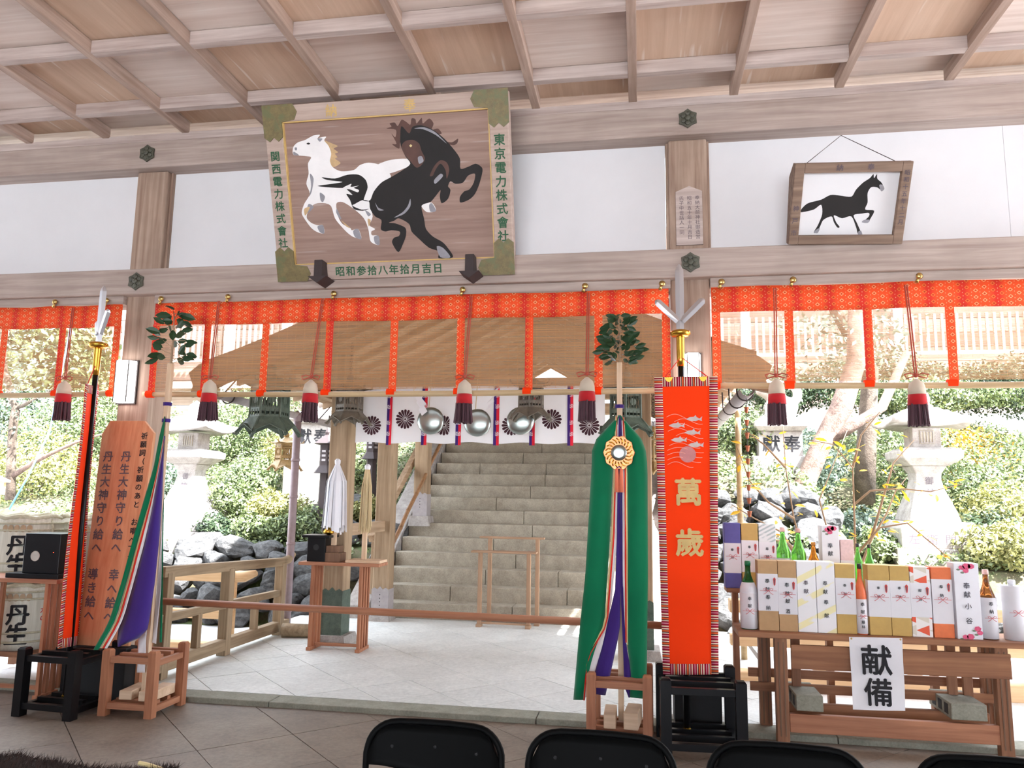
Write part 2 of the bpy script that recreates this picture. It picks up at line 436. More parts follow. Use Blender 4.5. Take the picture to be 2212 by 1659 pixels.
# ================================================================== the hall
CZ = .035                                   # height of the kerb and the court beyond it
def clip(poly, a, b, c):                    # keep a*x + b*y <= c
    out = []
    for i in range(len(poly)):
        p, q = poly[i], poly[(i+1) % len(poly)]; dp = a*p[0]+b*p[1]-c; dq = a*q[0]+b*q[1]-c
        if dp <= 0: out.append(p)
        if dp*dq < 0:
            t = dp/(dp-dq); out.append((p[0]+(q[0]-p[0])*t, p[1]+(q[1]-p[1])*t))
    return out
def tiles(parent, step, s0, d0, rect, z, mat):   # square flags laid diagonally
    x0, x1, y0, y1 = rect; g = .004
    for i in range(-30, 31):
        for j in range(-30, 31):
            a0, a1 = s0+i*step+g, s0+(i+1)*step-g; b0, b1 = d0+j*step+g, d0+(j+1)*step-g
            q = [((a+b)/2, (a-b)/2) for a, b in ((a0,b0),(a0,b1),(a1,b1),(a1,b0))]
            for pl in ((-1,0,-x0), (1,0,x1), (0,-1,-y0), (0,1,y1)):
                q = clip(q, *pl)
                if len(q) < 3: break
            if len(q) < 3: continue
            ar = abs(sum(q[k][0]*q[(k+1) % len(q)][1]-q[(k+1) % len(q)][0]*q[k][1] for k in range(len(q))))/2
            if ar < .004: continue
            dz = random.uniform(-.0012, .0012)
            if sum(q[k][0]*q[(k+1) % len(q)][1]-q[(k+1) % len(q)][0]*q[k][1] for k in range(len(q))) < 0: q.reverse()
            obj('floor_tile', MB().prism([(x, y, z-.012) for x, y in q], (0, 0, .012+dz)), mat, parent)
fl = obj('floor', MB().box(-8.5, 6.5, -11.8, 0.02, -.25, -.011), M['grout'], kind='structure')
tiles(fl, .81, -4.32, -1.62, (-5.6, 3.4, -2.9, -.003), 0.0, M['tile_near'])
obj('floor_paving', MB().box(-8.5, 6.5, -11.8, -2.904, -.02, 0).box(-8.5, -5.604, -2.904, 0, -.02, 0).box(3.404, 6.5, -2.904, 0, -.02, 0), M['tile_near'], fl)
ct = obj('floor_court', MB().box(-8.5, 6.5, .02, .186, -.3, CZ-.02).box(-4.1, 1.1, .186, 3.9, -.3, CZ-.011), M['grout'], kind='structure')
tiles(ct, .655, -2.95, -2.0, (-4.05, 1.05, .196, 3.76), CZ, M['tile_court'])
xs = [-8.5, -6.2, -4.3, -2.6, -.7, 1.2, 2.9, 4.6, 6.5]
for a, b in zip(xs, xs[1:]):
    obj('kerb_stone', MB().box(a+.003, b-.003, 0, .19, -.2, CZ+random.uniform(-.002, .002)), M['curb'], ct, bev=.006)

# ---- coffered ceiling
ce = obj('ceiling', MB().box(-8.5, 6.5, -11.5, .4, 4.55, 4.6), M['batten_x'], kind='structure')
BX = [-.03+.712*k for k in range(-11, 10)]; BY = [-.365-.745*k for k in range(0, 15)]
for i, x in enumerate(BX):
    obj('ceiling_batten', MB().box(x-.03, x+.03, -11.5, .0, 4.35, 4.44), M['batten_y'], ce, bev=.003)
for y in BY:
    obj('ceiling_batten', MB().box(-8.5, 6.5, y-.03, y+.03, 4.352, 4.442), M['batten_x'], ce, bev=.003)
ys = [.02]+BY
for j in range(len(ys)-1):
    for i in range(len(BX)-1):
        if j > 4: continue
        obj('ceiling_panel', MB().box(BX[i]+.002, BX[i+1]-.002, ys[j+1]+.002, ys[j]-.002, 4.442+random.uniform(0,.004), 4.47),
            M['panel_b'] if (i+j) % 2 == 0 else M['panel_a'], ce)

# ---- wall above the opening: beams, plaster, posts
wf = thing('wall_front', None, None, (0, 0, 0), kind='structure')
PC = (-8.12, -3.885, .355, 4.59); PW = .135
obj('top_beam', MB().box(-8.5, 6.5, -.04, .34, 4.06, 4.285), M['beam'], wf, bev=.008)
obj('ceiling_trim', MB().box(-8.5, 6.5, -.01, .3, 4.285, 4.36), M['batten_x'], wf, bev=.004)
obj('lintel', MB().box(-8.5, 6.5, -.04, .1, 3.015, 3.22), M['beam'], wf, bev=.008)
obj('lintel_back', MB().box(-8.5, 6.5, .1, .32, 3.0, 3.22), M['beam'], wf)
for a, b in zip(PC, PC[1:]):
    obj('head_rail', MB().box(a+PW, b-PW, .0, .2, 2.95, 3.015), M['beam'], wf, bev=.004)
    n = 2
    for k in range(n):
        w = (b-a-2*PW-.04)/n; x = a+PW+.02+k*w
        obj('plaster_panel', MB().box(x, x+w-.002, .12, .17, 3.22, 4.06), M['plaster'], wf)
for c in PC:
    obj('post', MB().box(c-PW, c+PW, .04, .31, CZ, 4.06), M['post'], wf, bev=.012)
    obj('post_trim', MB().box(c-PW-.018, c-PW, .09, .2, 3.22, 4.06), M['post'], wf)
    obj('post_trim', MB().box(c+PW, c+PW+.018, .09, .2, 3.22, 4.06), M['post'], wf)
    obj('post_shoe', MB().box(c-PW-.015, c+PW+.015, .025, .325, CZ, .27), M['black_matte'], wf, bev=.006)
def rosette(x, z, y=-.045, r=.073):
    mb = MB(); pts = []
    for k in range(12):
        t = math.pi/6*k+math.pi/2; rr = r if k % 2 == 0 else r*.8
        pts.append((x+math.cos(t)*rr, y, z+math.sin(t)*rr))
    mb.prism(pts, (0, -.014, 0))
    o = obj('nail_cover', mb, M['fitting'], wf, bev=.003)
    for k in range(6):
        t = math.pi/3*k+math.pi/6
        obj('nail_cover_petal', MB().lathe([(r*.26, 0), (r*.22, .006), (r*.08, .009)], (x+math.cos(t)*r*.5, y-.014, z+math.sin(t)*r*.5), 8, ax=(V((1,0,0)), V((0,0,1)), V((0,-1,0)))), M['fitting'], o)
    obj('nail_cover_boss', MB().lathe([(r*.3, 0), (r*.26, .012), (r*.1, .018)], (x, y-.014, z), 10, ax=(V((1,0,0)), V((0,0,1)), V((0,-1,0)))), M['fitting'], o)
for c in PC[1:3]:
    rosette(c, 4.175); rosette(c, 3.115)
# hall roof seen only from outside (keeps the daylight out of the hall)
obj('roof', MB().prism([(-9.2, -12.4, 4.62), (-9.2, 1.35, 4.62), (-9.2, -5.7, 7.4)], (16.4, 0, 0)), M['dark_wood'], kind='structure')

# unseen plaster walls added to cut the daylight; doorway sized to light wall_front
obj('added_wall_back', MB().box(-8.5, -4.9, -11.7, -11.5, 0, 4.55).box(3.6, 6.5, -11.7, -11.5, 0, 4.55).box(-4.9, 3.6, -11.7, -11.5, 3.1, 4.55), M['plaster'], kind='structure')
obj('added_wall_left', MB().box(-8.6, -8.45, -11.5, -.9, 0, 4.55), M['plaster'], kind='structure')
obj('added_wall_right', MB().box(6.45, 6.6, -11.5, -2.4, 0, 4.55), M['plaster'], kind='structure')
# ---- ema, the votive picture of two horses over the opening
E1b, E1t = V((-2.675, -.06, 3.075)), V((-2.675, -.47, 4.262))
EU = (E1t-E1b); EH = EU.length; EU.normalize(); EX = V((1,0,0)); EN = EX.cross(EU).normalized()   # EN faces the room
if EN.y > 0: EN = -EN
EW = 1.797
def ep(x, z, d=0.0): return E1b + EX*x + EU*z + EN*d
em = thing('votive_picture', 'large wooden votive picture of a white and a black horse in carved frame', 'picture', E1b)
ax = (EX, EU, EN)
fw = .135
def eb(x0, x1, z0, z1, d0, d1): return MB().obox(ep((x0+x1)/2, (z0+z1)/2, (d0+d1)/2), (x1-x0, z1-z0, d1-d0), ax)
obj('backing_box', eb(.02, EW-.02, .02, EH-.02, -.10, -.03), M['frame2'], em)
obj('board', eb(.1, EW-.1, .1, EH-.1, -.03, -.015), M['board'], em)
MF = M['frame']
for nm, q in (('frame_side', (0, fw, 0, EH)), ('frame_side', (EW-fw, EW, 0, EH)), ('frame_rail', (fw, EW-fw, 0, .115)), ('frame_rail', (fw, EW-fw, EH-.115, EH))):
    fr = obj(nm, eb(*q, -.10, .012), MF, em, bev=.006)
for q in ((fw, fw+.008, .115, EH-.115), (EW-fw-.008, EW-fw, .115, EH-.115), (fw, EW-fw, .115, .123), (fw, EW-fw, EH-.123, EH-.115)):
    obj('gilt_edge', eb(*q, -.02, .008), M['goldpaint'], em)
for sx in (0, 1):
    for sz in (0, 1):
        def cp(a, b): return ep(a if sx == 0 else EW-a, b if sz == 0 else EH-b, .013)
        L, Hh = .26, .25
        pts = [cp(-.006, -.006), cp(L-.03, -.006), cp(L, .05), cp(L-.025, .105), cp(fw+.003, .117), cp(fw+.003, Hh-.03), cp(fw*.75, Hh), cp(fw*.5, Hh-.03), cp(fw*.25, Hh), cp(-.006, Hh-.03)]
        o = obj('corner_fitting', MB().prism(pts, EN*.006), M['verdigris'], em)
for ch, x in zip('関西電力株式會社', range(8)): pass
Lx, Rx = fw*.5, EW-fw*.5
lettering('left_lettering', column('関西電力株式會社', ep(Lx-.005, .905, .0135), .089, EX, EU, .075), M['green_ink'], em, .022)
lettering('right_lettering', column('東京電力株式會社', ep(Rx, .925, .0135), .094, EX, EU, .083), M['green_ink'], em, .022)
lettering('bottom_lettering', [(c, ep(.49+i*.083, .058, .0135), EX, EU, .075) for i, c in enumerate('昭和参拾八年拾月吉日')], M['green_ink'], em, .022)
lettering('top_lettering', [('納', ep(.52, EH-.06, .0135), EX, EU, .09), ('奉', ep(1.10, EH-.06, .0135), EX, EU, .09)], M['goldpaint'], em, .02)
def curvy(P, k=4):                          # rounds a painted outline through its points
    out = []; n = len(P)
    for i in range(n):
        p0, p1, p2, p3 = (P[(i+j-1) % n] for j in range(4))
        for q in range(k):
            t_ = q/k; out.append(tuple(.5*(2*p1[a]+(p2[a]-p0[a])*t_*.85+(2*p0[a]-5*p1[a]+4*p2[a]-p3[a])*t_*t_*.85+(3*p1[a]-p0[a]-3*p2[a]+p3[a])*t_**3*.85+(1-.85)*(2*(p2[a]-p1[a])*t_)) for a in (0, 1)))
    return out
def paint(name, pts, mat, d, crop=(550, 180, 3.6867)):
    ps = [onplane(crop[0]+x/crop[2], crop[1]+y/crop[2], ep(0, 0, d), EN) for x, y in curvy(pts)]
    return obj(name, MB().poly(ps), mat, em)
B0 = -.0145
paint('white_horse_tail', [(960,660),(1060,615),(1180,600),(1290,610),(1250,650),(1160,690),(1060,720),(985,705)], M['horse_white'], B0+.0004)
paint('white_horse', [(302,540),(312,500),(345,470),(400,452),(440,430),(470,415),(520,410),(500,440),(530,430),(570,425),(555,455),(590,500),(610,560),(600,620),(625,670),(690,700),(790,690),(840,650),(910,632),(1000,650),(1060,700),(1085,745),(1040,800),(960,850),(920,950),(940,1060),(915,1130),(960,1160),(930,1180),(935,1210),(985,1215),(995,1285),(950,1278),(920,1250),(905,1160),(870,1075),(790,1000),(700,945),(650,960),(665,1060),(700,1120),(760,1150),(775,1170),(825,1160),(850,1235),(790,1225),(745,1195),(700,1150),(640,1075),(610,980),(560,955),(480,960),(430,1010),(415,1070),(450,1110),(500,1130),(545,1130),(555,1195),(500,1185),(450,1150),(395,1075),(375,1030),(395,960),(440,880),(412,800),(430,720),(425,640),(450,590),(410,580),(350,575),(310,570)], M['horse_white'], B0+.0008)
paint('white_horse_mane', [(555,455),(620,480),(662,500),(630,520),(665,548),(640,560),(660,590),(640,600),(685,635),(625,668),(600,620),(610,560),(590,500)], M['horse_tan'], B0+.0012)
paint('white_horse_hind_hoof', [(1325,965),(1410,950),(1445,1015),(1370,1025)], M['horse_white'], B0+.0006)
for q in ([(500,1140),(545,1130),(555,1195),(520,1185)], [(785,1175),(825,1160),(850,1240),(800,1225)], [(950,1222),(988,1215),(995,1285),(960,1275)], [(1390,970),(1412,955),(1445,1015),(1400,1022)], [(310,545),(340,560),(352,575),(312,570)], [(320,512),(336,512),(336,532),(322,532)]):
    paint('white_horse_shading', q, M['horse_grey'], B0+.0013)
paint('white_horse_eye', [(412,480),(428,472),(444,480),(428,488)], M['horse_black'], B0+.0013)
for q in ([(440,720),(470,760),(455,860),(435,900),(450,820)], [(500,440),(540,440),(520,465)], [(520,870),(560,900),(545,945),(525,930)], [(430,960),(470,985),(430,1030),(415,1020)], [(655,1000),(690,1075),(680,1080),(650,1030)], [(880,1010),(925,1040),(905,1060)]):
    paint('white_horse_shading', q, M['horse_grey'], B0+.0013)
for q in ([(395,1000),(440,985),(415,1040),(400,1050)], [(690,1090),(760,1150),(730,1140)], [(900,1080),(925,1090),(910,1140)]):
    paint('white_horse_tan', q, M['horse_tan'], B0+.0014)
paint('black_horse_mane', [(1050,360),(1090,345),(1075,320),(1115,312),(1140,340),(1170,290),(1205,305),(1240,330),(1250,280),(1280,285),(1290,320),(1330,275),(1340,320),(1390,280),(1425,320),(1410,370),(1460,360),(1490,400),(1450,410),(1510,455),(1570,470),(1620,440),(1610,480),(1560,490),(1400,420),(1200,420),(1160,470),(1150,520),(1095,485),(1130,480),(1090,400),(1120,430),(1125,370)], M['horse_brown'], B0+.0016)
paint('black_horse', [(1160,430),(1170,340),(1230,400),(1260,345),(1330,335),(1420,370),(1510,440),(1590,530),(1635,600),(1640,680),(1700,665),(1760,640),(1805,665),(1815,700),(1790,800),(1755,880),(1710,925),(1640,950),(1635,905),(1670,860),(1710,845),(1745,790),(1755,720),(1700,735),(1660,790),(1600,800),(1560,780),(1540,820),(1560,850),(1540,920),(1490,955),(1475,900),(1480,850),(1440,900),(1400,945),(1330,975),(1350,1080),(1365,1160),(1420,1220),(1490,1260),(1530,1300),(1580,1385),(1465,1392),(1470,1340),(1390,1310),(1310,1240),(1250,1180),(1230,1120),(1150,1075),(1110,1095),(1070,1110),(1120,1115),(1200,1150),(1205,1210),(1185,1270),(1145,1345),(1095,1270),(1110,1230),(1150,1215),(1155,1180),(1090,1170),(1040,1180),(1005,1160),(1010,1090),(960,1060),(920,1000),(910,940),(860,930),(800,960),(780,975),(850,1005),(910,1000),(860,1015),(790,1000),(760,930),(730,880),(780,890),(740,850),(720,835),(640,832),(500,818),(620,800),(700,785),(580,770),(535,748),(640,758),(740,728),(830,728),(885,770),(900,830),(880,890),(870,935),(920,930),(950,860),(1010,790),(1090,745),(1180,690),(1240,640),(1200,580),(1165,500)], M['horse_black'], B0+.0020)
paint('black_horse_face', [(1170,500),(1200,460),(1260,450),(1310,480),(1330,540),(1355,590),(1350,620),(1320,660),(1285,670),(1240,620),(1190,560)], M['horse_brown'], B0+.0024)
paint('black_horse_tail_highlight', [(700,835),(770,800),(765,825),(830,815),(790,832),(830,850),(820,868),(760,845)], M['horse_white'], B0+.0026)
paint('black_horse_eye', [(1232,497),(1243,486),(1255,497),(1243,508)], M['cream_silk'], B0+.0027)
paint('black_horse_foreleg', [(1395,735),(1430,660),(1480,612),(1530,630),(1550,690),(1530,760),(1520,690),(1480,640),(1440,690),(1420,735)], M['horse_brown'], B0+.0024)
for q in ([(1270,360),(1350,350),(1440,390),(1530,480),(1440,410),(1340,365)], [(1430,770),(1480,720),(1500,740),(1440,800)], [(960,950),(985,990),(1030,1010),(985,1010)], [(1240,920),(1240,980),(1190,1040),(1110,1070),(1180,1025),(1220,975)], [(1300,590),(1330,580),(1345,620),(1310,640)], [(1450,1300),(1500,1310),(1560,1385),(1480,1385)]):
    paint('black_horse_highlight', q, M['horse_grey'], B0+.0026)
# bolsters under the picture, dark iron brackets
for u in (695, 1018):
    p = at(u, 585, -.12)
    t = thing('iron_bracket', 'dark iron bracket under the %s end of the two-horse picture' % ('left' if u < 800 else 'right'), 'bracket', p)
    obj('stem', MB().box(p.x-.032, p.x+.032, -.19, -.04, 3.06, 3.19), M['iron'], t, bev=.004)
    obj('cap', MB().prism([(p.x-.075, -.2, 3.065), (p.x, -.2, 3.012), (p.x+.075, -.2, 3.065)], (0, .16, 0)), M['iron'], t, bev=.003)

# ---- small votive picture hung at the right
SB, ST = V((1.0, -.05, 3.222)), at(1716, 353, -.30)
SU = (ST-SB); SH = SU.length; SU.normalize(); SX = V((1,0,.0)); SX = (SX-SU*SX.dot(SU)).normalized(); SN = SU.cross(SX)*-1
if SN.y > 0: SN = -SN
SW = .725
def sp(x, z, d=0.): return SB+SX*x+SU*z+SN*d
sax = (SX, SU, SN)
def sb(x0, x1, z0, z1, d0, d1): return MB().obox(sp((x0+x1)/2, (z0+z1)/2, (d0+d1)/2), (x1-x0, z1-z0, d1-d0), sax)
ss = thing('small_votive_picture', 'small framed picture of one trotting black horse hung by a wire', 'picture', SB)
for q in ((0, .062, 0, SH), (SW-.062, SW, 0, SH), (.062, SW-.062, 0, .058), (.062, SW-.062, SH-.062, SH)):
    obj('frame_side', sb(*q, -.03, .035), M['frame2'], ss, bev=.004)
for xx in (0, SW-.014):
    q = [sp(xx, 0, -.03), sp(xx, SH, -.03), sp(xx, SH-.10, -.14), sp(xx, .02, -.04)]
    obj('side_board', MB().prism(q, SX*.014), M['frame2'], ss)
obj('panel', sb(.05, SW-.05, .05, SH-.05, -.02, -.005), M['plaster'], ss)
def spaint(name, pts, mat, d):
    ps = [onplane(1100+x/1.9892, y/1.9892, sp(0, 0, d), SN) for x, y in curvy(pts)]
    return obj(name, MB().poly(ps), mat, ss)
spaint('black_horse', [(1248,910),(1280,875),(1340,858),(1380,838),(1420,840),(1470,845),(1490,815),(1520,785),(1550,765),(1565,748),(1568,765),(1580,748),(1582,768),(1600,785),(1610,808),(1600,818),(1580,805),(1555,805),(1540,830),(1540,870),(1530,900),(1568,905),(1555,935),(1540,955),(1520,955),(1545,930),(1545,915),(1515,918),(1480,925),(1495,960),(1510,995),(1512,1012),(1498,1005),(1490,975),(1470,930),(1430,938),(1395,925),(1405,955),(1420,975),(1410,978),(1395,955),(1385,930),(1350,945),(1335,975),(1320,1000),(1308,998),(1325,970),(1345,920),(1340,880),(1310,900),(1270,910)], M['horse_black'], -.0045)
for q in ([(1308,998),(1322,985),(1335,980),(1325,1002)], [(1500,995),(1512,992),(1518,1014),(1500,1012)], [(1515,955),(1525,945),(1550,945),(1540,958)], [(1590,795),(1605,795),(1612,812),(1598,822)]):
    spaint('hoof', q, M['horse_grey'], -.004)
lettering('lettering', [('奉', sp(.47, SH-.03, .0356), SX, SU, .045), ('納', sp(.28, SH-.03, .0356), SX, SU, .045)], M['ink_soft'], ss)
lettering('side_lettering', column('神戸市', sp(.03, .24, .0356), .08, SX, SU, .04), M['ink_soft'], ss)
lettering('side_lettering', column('昭和十五年十二月', sp(SW-.03, .46, .0356), .045, SX, SU, .036), M['ink_soft'], ss)
hk = V((1.42, .1, 4.05))
obj('hanging_wire', MB().tube([sp(.08, SH, -.01), hk, sp(SW-.1, SH, -.01)], .0025, 5), M['iron'], ss)

# ---- small wooden tablet nailed on the right post
p0 = V((.355, .088-.05, 3.24))
tb = thing('wooden_tablet', 'small peaked wooden tablet with ink writing on the right post above the lintel', 'tablet', (.36, .035, 3.26))
obj('board', MB().prism([(.265, .038, 3.265), (.45, .038, 3.265), (.45, .038, 3.66), (.36, .038, 3.70), (.265, .038, 3.66)], (0, -.018, 0)), M['batten_x'], tb, bev=.002)
for k, s_ in enumerate(('奉納大前神社御造営', '昭和五十年十月吉日', '氏子中世話人一同')):
    lettering('lettering', column(s_, (.415-k*.055, .0194, 3.61), .036, (1,0,0), (0,0,1), .034), M['ink_soft'], tb, .0)

# ================================================================== blinds
def blind(label, x0, x1, straps, hooks, zb):
    y = .015
    t = thing('bamboo_blind', label, 'blind', (x0, y, zb), 'bamboo blinds under the lintel')
    rows = []
    for j in range(6):
        z = 2.78-(2.78-zb-.02)*j/5; rows.append([(x0+(x1-x0)*i/12, y+.006*math.sin(i*1.7+j), z) for i in range(13)])
    obj('screen', MB().grid(rows), M['screen'], t, smooth=True)
    rows = []
    for j in range(3):
        z = 2.945-.178*j/2; rows.append([(x0+(x1-x0)*i/24, y-.012+.004*math.sin(i*2.1), z+.004*math.sin(i*.9)) for i in range(25)])
    obj('valance', MB().grid(rows), M['brocade'], t, smooth=True, solid=.004)
    for x in straps:
        rows = [[(x-.028, y-.009, 2.78-(2.78-zb)*j/4), (x+.028, y-.009, 2.78-(2.78-zb)*j/4)] for j in range(5)]
        obj('strap', MB().grid(rows), M['brocade'], t, solid=.003)
        obj('strap_loop', MB().lathe([(.028, -.03), (.028, .03)], (x-.012, y, zb-.004), 10, ax=(V((0,1,0)), V((0,0,1)), V((1,0,0)))), M['orange_silk'], t)
    pts = [(x0-.05+(x1-x0+.1)*i/10, y, zb-.004-.012*math.sin(math.pi*i/10)) for i in range(11)]
    obj('bamboo_rod', MB().tube(pts, .021, 10), M['bamboo'], t, smooth=True)
    for x in hooks:
        obj('hook', MB().lathe([(.008, 0), (.02, .004), (.022, .014), (.012, .022)], (x, y-.045, 2.972), 12, ax=(V((1,0,0)), V((0,0,1)), V((0,-1,0)))).cyl((x-.005, y-.05, 2.965), (x-.015, y-.045, 2.93), .008, .013, 8), M['brass'], t, smooth=True)
    return t
X = lambda u, v=760: at(u, v, .015).x
blind('bamboo blind with orange brocade straps left of the left post', -5.75, -4.022, [X(8), X(133), -4.052, -5.6], [X(130, 650), X(240, 650)], 2.245)
blind('wide bamboo blind with orange brocade straps between the two posts', -3.735, .205, [-3.715, X(447), X(573), X(711), X(851), X(995), X(1143), X(1293), .185], [X(357, 650), X(500, 650), X(727, 640), X(1003, 632), X(1265, 628), X(1430, 625)], 2.235)
blind('bamboo blind with orange brocade straps right of the right post', .494, 4.3, [.523, X(1706), X(1877), X(2056), 2.9, 3.5], [X(1557, 620), X(1710, 615), X(1980, 608)], 2.265)
def tassel(utop, vtop, ub, vb, label, s=1.0):
    a = at(utop, vtop, -.02); b = at(ub, vb, -.045)      # b = top of the tassel head
    t = thing('tassel', label, 'tassel', b, 'tricolour tassels on the blinds')
    off = V((.007, 0, 0)); kn = b+V((0, 0, .035))
    obj('cord', MB().tube([a-off, kn-off], .0045, 6), M['cord'], t); obj('cord', MB().tube([a+off, kn+off], .0045, 6), M['cord'], t)
    for sg in (-1, 1):
        obj('bow_loop', MB().tube([kn, kn+V((sg*.04, -.01, .012)), kn+V((sg*.072, -.01, .002)), kn+V((sg*.06, -.01, -.022)), kn+V((sg*.025, -.01, -.012)), kn], .0045, 6), M['cord'], t, smooth=True)
    obj('knot', MB().lathe([(.004, -.016), (.014, -.008), (.015, .004), (.006, .014)], kn, 8), M['cord'], t, smooth=True)
    obj('head', MB().lathe([(.008, .012), (.022, .0), (.044, -.02), (.052, -.05), (.055, -.092)], b, 14), M['tassel_white'], t, smooth=True)
    obj('red_skirt', MB().lathe([(.055, -.092), (.057, -.12), (.06, -.16)], b, 14), M['tassel_red'], t, smooth=True)
    mb = MB()
    for k in range(60):
        th = random.uniform(0, 6.283); r0 = random.uniform(.02, .056); r1 = r0*random.uniform(1.1, 1.35)
        mb.cyl(b+V((math.cos(th)*r0, math.sin(th)*r0, -.155)), b+V((math.cos(th)*r1, math.sin(th)*r1, -.29-random.uniform(0, .012))), .008, .0055, 5)
    obj('dark_skirt', mb, M['tassel_dark'], t, kind='stuff')
for q, lb in (((158, 665, 140, 826), 'tassel hanging at the far left beside the left halberd'),
          ((473, 650, 454, 824), 'tassel hanging just right of the left sakaki branch'),
          ((697, 645, 672, 824), 'tassel hanging between the green bronze lantern and the brown one'),
          ((1018, 640, 1004, 824), 'tassel hanging in front of the middle round mirror'),
          ((1271, 632, 1268, 818), 'tassel hanging just left of the right sakaki branch'),
          ((1674, 622, 1677, 822), 'tassel hanging over the inscribed lion pedestal'),
          ((1957, 615, 1979, 822), 'tassel hanging over the right stone lantern')):
    tassel(*q, lb)

# ---- lamps on the two posts
def wall_lamp(c, z0, z1, w, label):
    t = thing('wall_lamp', label, 'lamp', (c, .03, z0), 'lamps on the posts')
    obj('back_plate', MB().box(c-w*.55, c+w*.55, .022, .04, z0-.01, z1+.01), M['lamp_frame'], t)
    y = .022
    pl = [(c-w/2, y), (c-w*.36, y-.07), (c+w*.36, y-.07), (c+w/2, y)]
    obj('glass_shade', MB().prism([(a, b, z0) for a, b in pl], (0, 0, z1-z0)), M['lampglass'], t, bev=.004)
    for a, b in pl[1:3]:
        obj('edge_strip', MB().box(a-.003, a+.003, b-.004, b+.002, z0, z1), M['lamp_frame'], t)
wall_lamp(-3.94, 2.165, 2.49, .15, 'lit white lamp on the left post')
wall_lamp(.36, 2.19, 2.48, .11, 'lit white lamp on the right post behind the orange banner')
# ================================================================== stands, halberds, sacred branches
def stand(label, cx, cy, w, h, leg, mz, mx, my, rot=0.0, z0=0.0, name='pole_stand', split=.06):
    t = thing(name, label, 'stand', (0, 0, 0))
    k = w/2
    for sx in (-1, 1):
        for sy in (-1, 1):
            mb = MB(); x, y = sx*k, sy*k
            mb.lathe([(leg*.72, 0), (leg*.72, h-.012), (leg*.5, h)], (x, y, 0), 4, rot=math.pi/4)
            obj('leg', mb, mz, t)
    for z in (h*.86, h*.17):
        for s in (-1, 1):
            obj('rail', MB().box(-k+leg*.5, k-leg*.5, s*k-leg*.3, s*k+leg*.3, z-.028, z+.012), mx, t, bev=.002)
            obj('rail', MB().box(s*k-leg*.3, s*k+leg*.3, -k+leg*.5, k-leg*.5, z-.045, z-.005), my, t, bev=.002)
        for s in (-1, 1):
            obj('crosspiece', MB().box(-k+leg*.3, k-leg*.3, s*split-.018, s*split+.018, z-.02, z+.016), mx, t)
    t.location = (cx, cy, z0); t.rotation_euler = (0, 0, rot); return t
stand('black lacquered stand holding the left halberd pole', -3.89, -.36, .40, .44, .062, M['black'], M['black'], M['black'], -.06)
stand('red-brown wooden stand under the left sakaki pole, with two wood blocks', -3.40, -.25, .34, .43, .055, M['red_wood'], M['red_wood_x'], M['red_wood_y'], .0)
stand('red-brown wooden stand under the right sakaki pole', -.135, -.20, .34, .43, .055, M['red_wood'], M['red_wood_x'], M['red_wood_y'], -.03)
stand('black lacquered stand holding the right halberd pole', .34, -.28, .43, .45, .062, M['black'], M['black'], M['black'], .04)
def wood_block(c, sz, label, rot=0.):
    mb = MB().obox((0, 0, sz[2]/2), sz); o = obj('wood_block', mb, M['hinoki_x'], bev=.006)
    o.location = c; o.rotation_euler = (0, 0, rot); return tag(o, label, 'block', 'wood blocks weighing the stands')
zb = .43*.17+.017
wood_block((-3.47, -.25, zb), (.09, .24, .06), 'pale wood block lying at the left in the left red stand', .1)
wood_block((-3.30, -.25, zb), (.10, .27, .065), 'pale wood block lying at the right in the left red stand')
wood_block((-.20, -.20, zb), (.075, .24, .085), 'pale wood block lying at the left in the right red stand')
wood_block((-.06, -.20, zb), (.09, .24, .10), 'pale wood block lying at the right in the right red stand', -.1)

def halberd(x, y, label, zt, zg, yb_side):
    t = thing('ceremonial_halberd', label, 'halberd', (x, y, .1))
    obj('pole', MB().cyl((x, y, .095), (x, y, zg-.20), .021, .019, 14), M['black'], t, smooth=True)
    obj('pole_foot', MB().cyl((x, y, .06), (x, y, .095), .024, .024, 12), M['gold'], t)
    obj('socket', MB().lathe([(.024, -.22), (.026, -.17), (.027, -.03), (.03, -.005)], (x, y, zg), 14), M['gold'], t, smooth=True)
    obj('guard', MB().lathe([(.02, -.022), (.052, -.02), (.068, -.004), (.066, .014), (.04, .024), (.02, .026)], (x, y, zg), 22), M['gold'], t, smooth=True)
    def blade(p, q, w, nm):
        p, q = V(p), V(q); d = (q-p).normalized(); sx = d.cross(V((0,1,0))).normalized(); L = (q-p).length
        pr = [(-w, 0), (-w*1.15, L*.55), (-w*1.1, L*.9), (-w*.55, L*.975), (0, L), (w*.55, L*.975), (w*1.1, L*.9), (w*1.15, L*.55), (w, 0)]
        mb = MB(); n = len(pr)
        rim = [p+sx*a+d*b for a, b in pr]; ridge = [V((0,.009,0)), V((0,-.009,0))]
        for sg in (0, 1):
            r0 = p+ridge[sg]; r1 = p+d*L*.9+ridge[sg]
            b0 = len(mb.v); mb.v += [tuple(k) for k in rim]+[tuple(r0), tuple(r1)]
            for i in range(n-1):
                a_, b_ = b0+i, b0+i+1
                if i in (0, 1): mb.f.append((a_, b_, b0+n+1) if i else (a_, b_, b0+n+1, b0+n))
                elif i in (n-3, n-2): mb.f.append((a_, b_, b0+n+1) if i == n-3 else (a_, b_, b0+n, b0+n+1))
                else: mb.f.append((a_, b_, b0+n+1))
        return obj(nm, mb, M['silver'], t)
    blade((x, y, zg+.02), (x, y, zt), .025, 'centre_blade')
    for sg in (-1, 1):
        L = .2
        tip = (sg*L*.80, 0, L*.75) if x > -1 else ((.098, -.05, .175) if sg > 0 else (-.066, .05, .115))
        blade((x+sg*.012, y-.004, zg+.085), (x+tip[0], y+tip[1], zg+.085+tip[2]), .022, 'side_blade')
    return t
halberd(-3.925, -.35, 'left ceremonial halberd with three silver blades on a black pole', 3.0, 2.545, 1)
